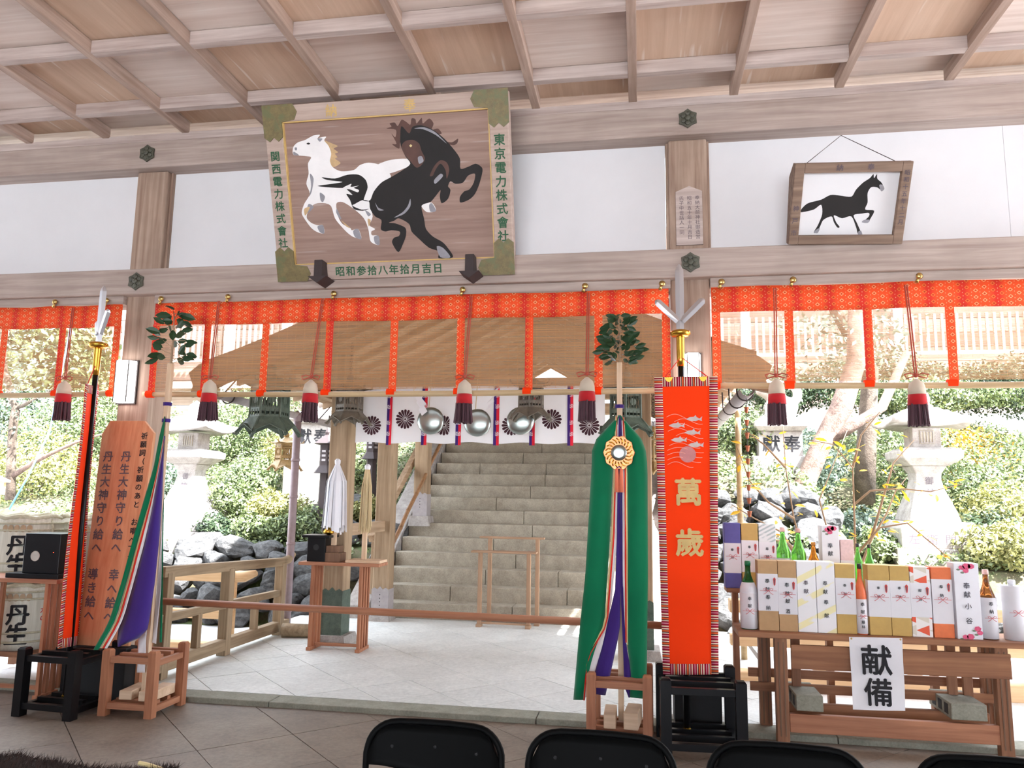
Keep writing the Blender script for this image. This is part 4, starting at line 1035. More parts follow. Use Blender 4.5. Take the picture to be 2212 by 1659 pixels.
def triangles():
    n = NT('triangle_box'); s = n.sep(n.co()); P = .075
    x = n.math('DIVIDE', n.math('ADD', s[0], 20.), P); z = n.math('DIVIDE', s[2], P)
    fx = n.math('FRACT', x); fz = n.math('FRACT', z)
    tri = n.math('LESS_THAN', n.math('ABSOLUTE', n.math('SUBTRACT', fz, .5)), n.math('MULTIPLY', fx, .42))
    odd = n.math('MODULO', n.math('ADD', n.math('FLOOR', x), n.math('FLOOR', z)), 2.0)
    col = n.mix(odd, S(226,92,62), S(216,206,190)); n.set(n.mix(tri, S(236,230,226), col), .7); return n.m
tri = triangles()
def bow(mb, c, w):       # thin paper-cord bow
    for sg in (-1, 1):
        mb.tube([c, c+V((sg*w*.35, -.002, w*.30)), c+V((sg*w*.55, -.002, w*.22)), c+V((sg*w*.42, -.002, w*.02)), c], .0016, 4)
        mb.tube([c, c+V((sg*w*.3, -.002, -w*.28)), c+V((sg*w*.55, -.002, -w*.42))], .0016, 4)
    mb.tube([c-V((w*.95, 0, 0)), c+V((w*.95, 0, 0))], .0012, 4)
def gift_box(u0, u1, vt, vb, Y, mat, label, chars=('奉', '献'), band=(.2, .82), name_='', ink='ink', csz=.03, flower=False, depth=.11, z=TZ, tilt=0., plainbox=False):
    a, b = at(u0, vb, Y), at(u1, vb, Y); x0, x1 = a.x, b.x; h = at((u0+u1)/2, vt, Y).z-z; cx = (x0+x1)/2; w = x1-x0-.003
    t = thing('gift_box', label, 'box', (cx, Y, z), 'gift boxes of sake')
    L = lambda x, zz, d=0: V((cx+x, Y-d, z+zz))
    obj('carton', MB().box(cx-w/2, cx+w/2, Y, Y+depth, z, z+h), mat, t, bev=.003)
    if not plainbox:
        z0, z1 = h*(1-band[1]), h*(1-band[0])
        obj('paper_band', MB().box(cx-w/2-.001, cx+w/2+.001, Y-.0012, Y+depth*.5, z+z0, z+z1), M['white_paper'], t)
        mb = MB(); bow(mb, L(0, (z0+z1)/2+.01, .004), w*.45); obj('paper_cord_bow', mb, BOW, t)
        n0 = L(w*.33, z1-.045, .003); q = [(-.008, .014), (0, .024), (.008, .014), (.005, -.022), (0, -.03), (-.005, -.022)]
        no = obj('noshi', MB().prism([n0+V((x_, 0, y_)) for x_, y_ in q], (0, -.0015, 0)), NOSHI, t)
        obj('noshi_strip', MB().prism([n0+V((x_, -.0016, y_)) for x_, y_ in ((-.003, .012), (.003, .012), (.002, -.02), (-.002, -.02))], (0, -.0006, 0)), M['ink_soft'], no)
    else:
        z0, z1 = h*.2, h*.8
    it = [(c, L(-.004, z1-.045-k*.052, .0022), (1,0,0), (0,0,1), csz) for k, c in enumerate(chars)]
    n_ = len(name_)
    it += [(c, L(-.002, (z0+z1)/2-.03-k*(((z1-z0)/2-.05)/max(n_-1, 1)), .0022), (1,0,0), (0,0,1), min(csz, .9*((z1-z0)/2-.05)/max(n_-1, 1.5))) for k, c in enumerate(name_)]
    if it: lettering('lettering', it, M[ink], t, .01)
    if flower:
        pk = plain('rose_print', S(224,92,128), .7, vary=.25, scale=60); gl = plain('rose_leaf_print', S(120,130,110), .7)
        for fx, fz_, r in ((-.18, .94, .016), (.02, .96, .022), (.2, .96, .018), (-.02, .90, .016), (.3, .14, .018), (.38, .09, .016), (-.2, .03, .016), (.0, .035, .02)):
            if r is None: continue
            c = L(fx*w, fz_*h, .0025); th0 = random.random()
            obj('rose_print', MB().poly([c+V((math.cos(k*.524+th0)*r*(1+.15*(k % 2)), 0, math.sin(k*.524+th0)*r*.8*(1+.15*(k % 2)))) for k in range(12)]), pk, t)
            c = c+V((-.02, .0004, -.012)); obj('leaf_print', MB().poly([c+V((math.cos(k*.785)*.012, 0, math.sin(k*.785)*.006)) for k in range(8)]), gl, t)
    return t
def bottle(u, vt, vb, Y, wpx, gmat, label, cap, z=TZ, wrap=None, chars='', neck_label=None, name_=''):
    a = at(u, vb, Y); R = at(u+wpx/2, vb, Y).x-a.x; cx = a.x; h = at(u, vt, Y).z-z; cy = Y+R
    t = thing('sake_bottle', label, 'bottle', (cx, cy, z), 'sake bottles')
    obj('glass_body', MB().lathe([(R*.93, 0), (R, .01), (R, h*.55), (R*.96, h*.60), (R*.72, h*.68), (R*.42, h*.78), (R*.34, h*.84), (R*.32, h*.95)], (cx, cy, z), 24), gmat, t, smooth=True)
    obj('cap', MB().lathe([(R*.36, h*.93), (R*.37, h*.97), (R*.34, h)], (cx, cy, z), 16), cap, t, smooth=True)
    if neck_label: obj('shoulder_label', MB().lathe([(R*1.01, h*.5), (R*1.01, h*.555), (R*.98, h*.605), (R*.75, h*.685)], (cx, cy, z), 24), neck_label, t, smooth=True)
    if wrap:
        obj('paper_wrap', MB().lathe([(R*1.03, .006), (R*1.03, h*wrap)], (cx, cy, z), 24), M['white_paper'], t, smooth=True)
        mb = MB(); bow(mb, V((cx, Y-R*.03-.004, z+h*wrap*.52)), R*.9); obj('paper_cord_bow', mb, BOW, t)
        it = [(c, (cx, Y-R*.035-.002, z+h*wrap*.86-k*.045), (1,0,0), (0,0,1), .026) for k, c in enumerate(chars)]
        it += [(c, (cx, Y-R*.035-.002, z+h*wrap*.36-k*.028), (1,0,0), (0,0,1), .022) for k, c in enumerate(name_)]
        if it: lettering('lettering', it, M['ink'], t, .006)
    return t
YR = -.06
capg = plain('green_cap', S(20,110,66), .4); capp = plain('pink_cap', S(224,178,170), .5); capd = plain('dark_cap', S(40,36,36), .5)
bottle(1621, 1213, 1356, YR, 37, M['glass_dark'], 'green bottle in white paper at the left end of the front row', capg, wrap=.53, chars='奉献', neck_label=M['white_paper'])
gift_box(1640, 1684, 1211, 1360, YR, kraft, 'kraft-paper box, first box of the front row', band=(.19, .72), name_='奉納')
gift_box(1684, 1725, 1212, 1362, YR, kraft, 'kraft-paper box, second box of the front row', band=(.24, .76), name_='献酒')
gift_box(1725, 1767, 1213, 1364, YR, yellowstripe, 'white box with yellow stripes and faint writing, third in the front row', band=(.0, 1.0), plainbox=True, ink='ink_soft')
gift_box(1767, 1809, 1214, 1366, YR, yellowstripe, 'white box with yellow stripes and black writing, fourth in the front row', band=(.0, 1.0), plainbox=True, name_='奉献')
gift_box(1809, 1853, 1219, 1369, YR, goldbox, 'gold box with white band left of the small white bottle', band=(.2, .72), csz=.02)
bottle(1866, 1219, 1371, YR-.01, 26, plain('orange_label_bottle', S(228,110,60), .5), 'small bottle with orange label and white wrap among the gold boxes', capd, wrap=.50, chars='奉献', name_='藤林')
gift_box(1880, 1928, 1221, 1373, YR, goldbox, 'gold box with white band right of the small white bottle', chars=('奉', '納'), band=(.22, .74), csz=.018)
gift_box(1928, 1972, 1223, 1376, YR, goldbox, 'gold box with white band beside the triangle-patterned box', chars=('奉', '納'), band=(.21, .74), csz=.018)
gift_box(1972, 2017, 1225, 1377, YR, tri, 'white box patterned with red triangles in the front row', chars=('献', '酒'), band=(.23, .72), csz=.02)
gift_box(2019, 2064, 1226, 1379, YR, orange, 'orange box with white band in the front row', chars=('奉', '納'), band=(.17, .8), csz=.022)
gift_box(2069, 2125, 1217, 1381, YR-.01, M['white_paper'], 'large white box with pink roses in the front row', name_='小谷', csz=.04, flower=True, plainbox=True, ink='ink_grey')
bottle(2146, 1232, 1383, YR-.01, 38, M['glass_brown'], 'brown bottle in white paper at the right of the front row', capp, wrap=.6, chars='奉納')
bottle(2204, 1255, 1385, YR-.01, 46, plain('white_bottle', S(222,222,228), .4, vary=.15), 'stout white bottle at the right picture edge', M['white_paper'], wrap=.9, chars='')
YB2 = .25
gift_box(1567, 1603, 1130, 1268, YB2, blue, 'blue box with white band at the left of the back row', chars=('奉', '納'), band=(.31, .77), csz=.02, z=SZ)
gift_box(1604, 1641, 1131, 1268, YB2, goldbox, 'gold box with white band in the back row', band=(.26, .75), csz=.02, z=SZ)
gift_box(1642, 1680, 1132, 1268, YB2, greystripe, 'grey lattice-patterned box in the back row', band=(.28, .8), csz=.022, z=SZ)
bottle(1697, 1140, 1268, YB2+.02, 33, M['glass_green'], 'bright green bottle, left of the pair in the back row', capp, z=SZ, wrap=.5)
bottle(1731, 1142, 1268, YB2+.02, 33, M['glass_green'], 'bright green bottle, right of the pair in the back row', capp, z=SZ)
bottle(1763, 1172, 1268, YB2+.02, 27, M['glass_amber'], 'amber bottle in the back row beside the rose box', plain('amber_cap', S(226,150,70), .5), z=SZ)
gift_box(1779, 1818, 1136, 1268, YB2, M['white_paper'], 'white box with pink rose top in the back row', csz=.034, flower=True, plainbox=True, z=SZ)
gift_box(1819, 1849, 1166, 1268, YB2, pinkbox, 'pale pink box in the back row', chars=('奉', '納'), band=(.4, .95), csz=.02, z=SZ)
bottle(1859, 1175, 1268, YB2+.02, 22, M['glass_green'], 'slim green bottle left of a pair at the end of the back row', capd, z=SZ)
bottle(1884, 1177, 1268, YB2+.02, 22, M['glass_green'], 'slim green bottle at the right end of the back row', capd, z=SZ)

# ================================================================== the court: porch, stairs, fittings
XC = -1.5; HWD = 2.45
def rz(d): e = HWD-abs(d); return 2.54+.33*e+.052*e*e          # underside of the roof
PY0, PY1 = 1.0, 7.6
t = thing('stair_porch', 'gabled wooden porch roof on posts over the stone stairs', 'porch', (XC, 2.1, CZ))
ds = [HWD*k/10-0 for k in range(-10, 11)]
prof = [(XC+d, rz(d)) for d in ds]
for half in (prof[:11], prof[10:]):
    k = len(half)
    for a, b in zip(half, half[1:]):
        obj('roof_board', MB().prism([(a[0], PY0+.1, a[1]+.075), (b[0], PY0+.1, b[1]+.075), (b[0], PY0+.1, b[1]+.1), (a[0], PY0+.1, a[1]+.1)], (0, PY1-PY0-.1, 0)), M['porch_y'], t)
    obj('roof_cover', MB().prism([(x, PY0+.12, z+.1) for x, z in half]+[(x, PY0+.12, z+.16) for x, z in reversed(half)], (0, PY1-PY0, 0)), M['dark_wood'], t)
for side in (-1, 1):
    xs_ = [side*HWD*k/10 for k in range(11)]
    ex = [(XC+d*1.0, rz(d)) for d in xs_]
    bb = [(x, z+.10) for x, z in ex]+[(XC+side*(HWD+.10), rz(HWD)+.02), (XC+side*(HWD+.05), rz(HWD)-.10), (XC+side*(HWD+.08), rz(HWD)-.20), (XC+side*(HWD-.08), rz(HWD)-.16)]+[(x, z-.16) for x, z in reversed(ex[:-1])]
    obj('bargeboard', MB().prism([(x, PY0, z) for x, z in bb], (0, .07, 0)), M['barge'], t, bev=.004)
    for k in range(16):
        y = PY0+.25+k*.42
        mb = MB()
        for a, b in zip(ex, ex[1:]): mb.prism([(a[0], y, a[1]), (b[0], y, b[1]), (b[0], y, b[1]+.075), (a[0], y, a[1]+.075)], (0, .055, 0))
        obj('rafter', mb, M['porch_x'], t)
    xg = XC+side*(HWD-.16) if side < 0 else .86
    xg = -3.76 if side < 0 else .86
    obj('eave_beam', MB().box(xg+side*-.55-.06, xg+side*-.55+.06, PY0+.3, PY1-.3, 2.46, 2.60), M['porch_y'], t, bev=.005)
    gt = [(xg, PY0+.05, 2.36), (xg, 4.6, 2.33)]
    mb = MB(); nseg = 8; rows = []
    for yy, zz in ((PY0+.05, 2.38), (4.6, 2.34)):
        rows.append([(xg+math.cos(math.pi+math.pi*q/nseg)*.06, yy, zz+math.sin(math.pi+math.pi*q/nseg)*.06) for q in range(nseg+1)])
    mb.grid(rows); obj('gutter', mb, M['gutter'], t, smooth=True, solid=.004)
    for yy in (1.2, 1.75, 2.3, 2.85, 3.4, 4.0):
        obj('gutter_hook', MB().tube([(xg-.07*side, yy, 2.52)]+[(xg+math.cos(math.pi+math.pi*q/8)*.066, yy, 2.37+math.sin(math.pi+math.pi*q/8)*.068) for q in range(9)]+[(xg+.066, yy, 2.42)], .007, 6), M['iron'], t, smooth=True)
for k in range(3):
    py = (2.15, 3.58, 5.25)[k]; pzb = (CZ+.09, CZ+.06, 1.108+.09)[k]; pw = (.105, .098, .098)[k]
    for side in (-1, 1):
        px = (-3.0 if side < 0 else 0.0) if k < 2 else (-3.04 if side < 0 else .04)
        obj('post', MB().box(px-pw, px+pw, py-pw, py+pw, pzb, rz(px-XC)+.02), M['porch'], t, bev=.012)
        mt_ = M['bronze_green'] if k == 0 else M['gutter']
        c = pw+.004; z1 = pzb+(.30 if k else .42)
        sh = obj('post_sleeve', MB().box(px-c, px+c, py-c, py+c, pzb, z1), mt_, t)
        for q in range(3):
            xx = px-c*.66+q*c*.66
            obj('sleeve_scallop', MB().prism([(xx-c*.33, py-c-.001, z1), (xx, py-c-.001, z1+.035 if q == 1 else z1+.02), (xx+c*.33, py-c-.001, z1)], (0, .004, 0)), mt_, sh)
        if k:
            for q in range(4): obj('sleeve_nail', MB().lathe([(.006, 0), (.003, .004)], (px, py-c, z1-.06-q*.04), 6, ax=axm), M['black_matte'], sh)
        b = (.18, .13, .15)[k]; hb = pzb
        mb = MB(); z0 = CZ if k < 2 else 1.108-.05
        mb.lathe([(b*1.414, z0), (b*1.25, pzb)], (px, py, 0), 4, rot=math.pi/4); obj('post_base', mb, M['granite'], t)
    zt_ = 2.50 if k == 0 else 2.62
    obj('cross_beam', MB().box(-3.1, .1, py-.06, py+.06, zt_, zt_+.15), M['porch_x'], t, bev=.006)
for px in (-3.0,): obj('tie_rail', MB().box(px-.03, px+.03, 2.25, 3.49, 1.06, 1.18), M['porch_y'], t, bev=.004)
# downspouts
for x, y, lb in ((-3.73, 2.62, 'mauve-grey downspout beside the left railing'), (.93, 2.3, 'pale downspout right of the right post')):
    t2 = thing('downspout', lb, 'pipe', (x, y, CZ)); mt_ = M['pipe'] if x < 0 else M['bamboo']
    obj('pipe', MB().cyl((x, y, CZ-.03), (x, y, 2.30), .042 if x < 0 else .028, None, 14), mt_, t2, smooth=True)
    obj('elbow', MB().tube([(x, y, 2.28), (x, y-.02, 2.34), (x-.02, y-.02, 2.36)], .045 if x < 0 else .03, 10), mt_, t2, smooth=True)
    for z in (.25, .95, 1.45, 1.85): obj('pipe_joint', MB().cyl((x, y, z-.015), (x, y, z+.015), .048 if x < 0 else .032, None, 14), mt_, t2, smooth=True)

# ---- white curtain with crests
YC = 2.03
A, Bq = at(772, 852, YC), at(1307, 848, YC); x0, x1 = A.x, Bq.x; zb_ = at(1000, 957, YC).z
t = thing('crest_curtain', 'white cloth curtain with dark chrysanthemum crests and purple-red bands', 'curtain', ((x0+x1)/2, YC, zb_), None)
cy = lambda x: YC+.014*math.sin((x-x0)*9)+.006*math.sin((x-x0)*23)
NXs = 60
obj('cloth', MB().grid([[(x0+(x1-x0)*i/NXs, cy(x0+(x1-x0)*i/NXs), 2.56+(zb_+.008*math.sin(i*.5)-2.56)*j/6) for i in range(NXs+1)] for j in range(7)]), M['white_cloth'], t, smooth=True)
for u in (841, 917, 991, 1072, 1150, 1232):
    c = at(u, 910, YC).x; w = .028
    for a, b, mt_ in ((c-w, c, 'band_purple'), (c, c+w, 'band_red')):
        bd = obj('band', MB().grid([[(a+(b-a)*i/2, cy(a+(b-a)*i/2)-.008, 2.56+(zb_-.022-2.56)*j/4) for i in range(3)] for j in range(5)]), M[mt_], t, smooth=True)
    for z in (2.47, 2.36, 2.20, 2.09):
        lettering('band_mark', [('ゑ', (c-w/2, cy(c)-.0095, z), (1,0,0), (0,0,1), .05), ('ゑ', (c+w/2, cy(c)-.0095, z), (1,0,0), (0,0,1), .05)], M['white_paper'], bd, 0)
for u, v in ((803, 919), (877, 906), (959, 919), (1031, 914), (1105, 919), (1192, 906), (1273, 919)):
    p = at(u, v, YC); mb = MB(); R = .098
    for k in range(16):
        a0 = k*math.pi/8; q = []
        for r, w in ((.16, .35), (.80, .80), (.93, .72), (1.0, .35)):
            q.append((r, -w))
        q2 = [(r, -w) for r, w in ((.16, .45), (.82, .84), (.94, .62), (1.0, .2))]+[(r, w) for r, w in ((1.0, .2), (.94, .62), (.82, .84), (.16, .45))]
        mb.poly([(p.x+math.cos(a0+w*math.pi/16)*r*R, cy(p.x)-.010, p.z+math.sin(a0+w*math.pi/16)*r*R) for r, w in q2])
    mb.poly([(p.x+math.cos(k*.5236)*R*.10, cy(p.x)-.010, p.z+math.sin(k*.5236)*R*.10) for k in range(12)])
    obj('crest', mb, M['maroon'], t)
# ---- round mirrors and paper streamers
for (u, v), lb in zip(((930, 909), (1031, 913), (1124, 909)), ('left of three round metal mirrors before the white curtain', 'middle of three round metal mirrors before the white curtain', 'right of three round metal mirrors before the white curtain')):
    p = at(u, v, 1.82); t = thing('round_mirror', lb, 'mirror', p, 'round mirrors at the porch'); R = .132
    obj('disc', MB().lathe([(R, -.012), (R, 0), (R*.93, .012), (R*.7, .024), (R*.4, .033), (R*.1, .036)], p, 36, ax=axm), M['mirror'], t, smooth=True)
    obj('hanging_cord', MB().tube([p+V((-.02, 0, R*.9)), p+V((0, 0, R+.35))], .004, 5), M['hemp'], t)
for u, v, s, lb in ((893, 880, 1, 'left'), (1068, 870, -1, 'middle'), (1150, 905, 1, 'right')):
    p = at(u, v, 1.78); t = thing('paper_streamer', 'folded white paper streamer beside the %s round mirror' % lb, 'streamer', p, 'paper streamers at the porch')
    q = p+V((0, 0, .12)); a = .075 if lb != 'right' else .05
    for k in range(3 if lb != 'right' else 1):
        d = V((s*a*(.5 if k % 2 == 0 else .7), 0, -a*.8)); e = V((a*.75, -.01, a*.55))
        c = q+V((s*a*.35*k, -.004*k, -a*.95*k)); obj('fold', MB().poly([c, c+e, c+e+d, c+d]), M['white_paper'], t, solid=.001)
    obj('hanging_cord', MB().tube([q, (q.x, q.y, 2.62)], .003, 5), M['hemp'], t)

# ---- hanging bronze lanterns
def lantern(p, s, mat, label, roof=True, gild=False):
    """p: centre of the body bottom"""
    p = V(p); t = thing('hanging_lantern', label, 'lantern', p, 'bronze lanterns hung at the porch'); n = 6; r0 = .15*s; hb = .26*s; rot = math.pi/6
    def hexa(r, z): return [V((p.x+math.cos(rot+k*math.pi/3)*r, p.y+math.sin(rot+k*math.pi/3)*r, p.z+z)) for k in range(6)]
    obj('floor_plate', MB().lathe([(r0*1.05, -.012*s), (r0*1.12, .0), (r0*1.05, .014*s)], p, 6, rot=rot), mat, t)
    obj('top_plate', MB().lathe([(r0*.98, hb), (r0*1.05, hb+.014*s)], p, 6, rot=rot), mat, t)
    lo, hi = hexa(r0, .012*s), hexa(r0*.97, hb)
    for k in range(6):
        obj('corner_post', MB().cyl(lo[k], hi[k], .011*s, None, 6), mat, t)
        a, b, c, d = lo[k], lo[(k+1) % 6], hi[(k+1) % 6], hi[k]
        P = lambda x, z: (a*(1-x)+b*x)*(1-z)+(d*(1-x)+c*x)*z
        mb = MB()
        for z in (.04, .22, .30, .82, .95): mb.bar(P(.03, z), P(.97, z), .008*s, .022*s)
        for x in (.25, .5, .75): mb.bar(P(x, .04), P(x, .25), .008*s, .014*s, (0,1,0))
        for i in range(5):
            x = .14+i*.18; mb.bar(P(x, .3), P(x+.1, .82), .006*s, .012*s, (0,1,0)); mb.bar(P(x+.1, .3), P(x, .82), .006*s, .012*s, (0,1,0))
        c0 = P(.5, .56); nn = (b-a).cross(d-a).normalized(); xx = (b-a).normalized(); 
        mb.lathe([(.032*s, -.004*s), (.032*s, .004*s)], c0, 12, ax=(xx, nn.cross(xx), nn))
        obj('openwork_panel', mb, mat, t)
        ang = rot+math.pi/6+k*math.pi/3; dr = V((math.cos(ang), math.sin(ang), 0)); tg = V((-math.sin(ang), math.cos(ang), 0)); w = r0*.56
        sk = [p+dr*r0*.95+V((0, 0, -.0*s)), p+dr*r0*1.25+V((0, 0, -.06*s)), p+dr*r0*1.5+V((0, 0, -.085*s))]
        obj('skirt_leaf', MB().grid([[sk[0]-tg*w, sk[0], sk[0]+tg*w], [sk[1]-tg*w*1.1, sk[1]+V((0,0,.01*s)), sk[1]+tg*w*1.1], [sk[2]-tg*w*1.5+V((0,0,-.03*s)), sk[2]+V((0,0,.035*s)), sk[2]+tg*w*1.5+V((0,0,-.03*s))]]), mat, t, solid=.008*s)
        cr = rot+k*math.pi/3; dc = V((math.cos(cr), math.sin(cr), 0))
        obj('curled_foot', MB().tube([p+dc*r0*1.0, p+dc*r0*1.35+V((0,0,-.06*s)), p+dc*r0*1.62+V((0,0,-.13*s)), p+dc*r0*1.8+V((0,0,-.12*s))], [.016*s, .02*s, .014*s, .007*s], 6), mat, t, smooth=True)
        if roof:
            q0, q1 = V((math.cos(cr), math.sin(cr), 0)), V((math.cos(cr+math.pi/3), math.sin(cr+math.pi/3), 0)); ap = p+V((0, 0, hb+.12*s))
            e0, e1 = p+q0*r0*1.5+V((0,0,hb+.03*s)), p+q1*r0*1.5+V((0,0,hb+.03*s)); m0, m1 = p+q0*r0*.8+V((0,0,hb+.055*s)), p+q1*r0*.8+V((0,0,hb+.055*s))
            obj('roof_panel', MB().grid([[e0, (e0+e1)/2+V((0,0,-.012*s)), e1], [m0, (m0+m1)/2, m1], [ap+q0*.02, ap+(q0+q1)*.01, ap+q1*.02]]), mat, t, solid=.006*s)
            obj('roof_curl', MB().tube([e0, e0+q0*.03*s+V((0,0,.01*s)), e0+q0*.04*s+V((0,0,.045*s))], [.01*s, .011*s, .006*s], 6), mat, t, smooth=True)
    if roof:
        obj('finial', MB().lathe([(.03*s, .11*s), (.045*s, .14*s), (.04*s, .17*s), (.012*s, .20*s)], p+V((0, 0, hb)), 10), mat, t, smooth=True)
        mb = MB(); z = p.z+hb+.2*s; top = min(3.0, rz(p.x-XC)); i = 0
        while z < top and i < 24:
            c = V((p.x, p.y, z+.02)); u_ = V((1,0,0)) if i % 2 else V((0,1,0))
            mb.tube([c+u_*(.011*math.cos(q*.785))+V((0,0,.022*math.sin(q*.785))) for q in range(9)], .0035, 5); z += .036; i += 1
        obj('chain', mb, M['iron'], t)
def lp(u, v, Y): return at(u, v, Y)
lantern(lp(581, 906, 1.15), 1.12, M['bronze_green'], 'green bronze lantern hanging left of the curtain')
lantern(lp(754, 893, 1.85), .86, M['bronze'], 'brown bronze lantern hanging at the left end of the curtain')
lantern(lp(1147, 884, 1.65), .80, M['bronze'], 'brown bronze lantern hanging before the right round mirror')
lantern(lp(1352, 908, 1.15), .95, M['bronze_green'], 'green bronze lantern hanging behind the right sakaki pole')
lantern(lp(616, 998, 3.2), .78, M['gilt'], 'small gilt bronze lantern with scrolled roof beside the downspout')
lantern(lp(1412, 1000, 3.0), .85, M['gilt'], 'gilt bronze lantern mostly hidden between green silk and orange banner')

# ---- small altar table with wands
t = thing('wand_table', 'slatted wooden table in front of the left porch post', 'table', (-2.85, 1.85, CZ))
slat_table(t, -3.22, -2.42, 1.72, 1.98, .845, (-3.08, -2.60), n=4, z0=CZ)
obj('raised_board', MB().box(-2.76, -2.42, 1.74, 1.96, .846, .872), M['hinoki_x'], t, bev=.003)
t = thing('offering_box', 'black box with a round hole and flat lid on the wand table', 'box', (-3.08, 1.85, .845))
obj('body', MB().box(-3.16, -2.98, 1.77, 1.95, .846, 1.07), M['black'], t, bev=.003); obj('lid', MB().box(-3.21, -2.93, 1.74, 1.98, 1.07, 1.095), M['black'], t, bev=.003)
obj('hole', MB().lathe([(.03, 0), (.028, .003)], (-3.07, 1.7695, .98), 16, ax=axm), M['black_matte'], t)
o = obj('gilt_ornament', MB().lathe([(.012, 0), (.05, .012), (.055, .035), (.03, .06), (.008, .068)], (-2.98, 1.84, 1.096), 12), M['gold'], smooth=True); tag(o, 'small gilt ornament lying on the black offering box', 'ornament')
def wand(x, y, z, kind, label, base):
    t = thing('purification_wand', label, 'wand', (x, y, z))
    if base:
        obj('plinth', MB().box(x-.10, x+.10, y-.08, y+.08, z, z+.085), M['dark_wood'], t, bev=.004); obj('plinth_cap', MB().box(x-.075, x+.075, y-.06, y+.06, z+.085, z+.15), M['dark_wood'], t, bev=.004); zz = z+.15
    else:
        zz = z
    H_ = 1.79-zz if base else 1.74-zz
    obj('shaft', MB().box(x-.02, x+.02, y-.02, y+.02, zz, zz+H_-.03), M['hinoki'], t)
    zt_ = zz+H_; mt_ = M['white_paper'] if kind == 'paper' else M['hemp']; mb = MB()
    for k in range(64 if kind == 'paper' else 90):
        th = random.uniform(0, 6.283); L = (.68 if kind == 'paper' else .62)*random.uniform(.88, 1.02); r1 = (.125 if kind == 'paper' else .06)*math.sqrt(random.random())
        a = V((x+math.cos(th)*.02, y+math.sin(th)*.02, zt_-.01)); b = V((x+math.cos(th)*r1*.8, y+math.sin(th)*r1*.8, zt_-.18)); c = V((x+math.cos(th)*r1, y+math.sin(th)*r1, zt_-L))
        w = V((-math.sin(th), math.cos(th), 0))*(.014 if kind == 'paper' else .003)
        if kind == 'paper': mb.grid([[a-w*.5, a+w*.5], [b-w, b+w], [c-w, c+w]])
        else: mb.tube([a, b, c], .0042, 4)
    obj('paper_strips' if kind == 'paper' else 'hemp_strands', mb, mt_, t, kind='stuff')
    obj('binding', MB().lathe([(.02, -.02), (.028, .0), (.03, .03), (.012, .045)], (x, y, zt_-.005), 10), M['white_paper'], t, smooth=True)
wand(-2.93, 1.86, .846, 'paper', 'white paper purification wand standing in a dark wooden plinth', True)
wand(-2.62, 1.86, .873, 'hemp', 'tan hemp purification wand beside the white paper one', False)

# ---- small offering stand before the stairs
t = thing('step_stand', 'slender two-tier wooden offering stand before the stone stairs', 'stand', (-1.55, 3.55, CZ))
za, zb2 = .845, .99
a, b = at(1020, 1190, 3.45), at(1160, 1192, 3.45)
obj('lower_board', MB().box(a.x, b.x, 3.38, 3.52, .85, .872), M['stand_brown_x'], t, bev=.003)
obj('upper_board', MB().box(a.x+.05, b.x+.06, 3.60, 3.70, 1.0, 1.022), M['stand_brown_x'], t, bev=.003)
for x in (a.x+.10, b.x-.09):
    for y, z in ((3.44, .85), (3.65, 1.0)):
        obj('leg', MB().box(x-.022+(.07 if y > 3.5 else 0), x+.022+(.07 if y > 3.5 else 0), y-.025, y+.025, CZ+.03, z), M['stand_brown'], t, bev=.003)
    obj('foot', MB().box(x-.028, x+.028, 3.38, 3.5, CZ, CZ+.03), M['stand_brown_x'], t); obj('foot', MB().box(x+.042, x+.098, 3.6, 3.70, CZ, CZ+.03), M['stand_brown_x'], t)
obj('stretcher', MB().box(a.x+.10, b.x-.09, 3.43, 3.45, CZ+.03, CZ+.05), M['stand_brown_x'], t); obj('stretcher', MB().box(a.x+.17, b.x-.02, 3.64, 3.66, CZ+.03, CZ+.05), M['stand_brown_x'], t)

# ---- stone stairs
SY0, SR, ST_ = 3.78, .178, .28
t = thing('stone_stairs', 'broad flight of grey stone steps rising under the porch', 'stairs', (XC, SY0, CZ))
for k in range(17):
    y0 = SY0+k*ST_; z1 = CZ+(k+1)*SR; xs_ = [-3.2]; 
    j = -3.0+random.uniform(.5, 1.6)
    while j < -.2: xs_.append(j); j += random.uniform(.9, 1.7)
    xs_.append(.02)
    st = None
    for a, b in zip(xs_, xs_[1:]):
        obj('step_stone', MB().box(a+.003, b-.003, y0+random.uniform(-.004, .004), y0+ST_+.06, z1-SR-.03, z1+random.uniform(-.003, .003)), M['step'], t, bev=.008)
def slope(y): return CZ+(y-SY0)/ST_*SR
for side, xa, xb in ((-1, -3.50, -3.21), (1, .04, .44)):
    y0, y1 = SY0-.15, SY0+17*ST_
    obj('side_ramp', MB().prism([(xa, y0, CZ-.2), (xa, y1, CZ-.2), (xa, y1, slope(y1)+.20), (xa, y0+.1, slope(y0)+.26), (xa, y0, CZ+.15)], (xb-xa, 0, 0)), M['granite'], t, bev=.01)
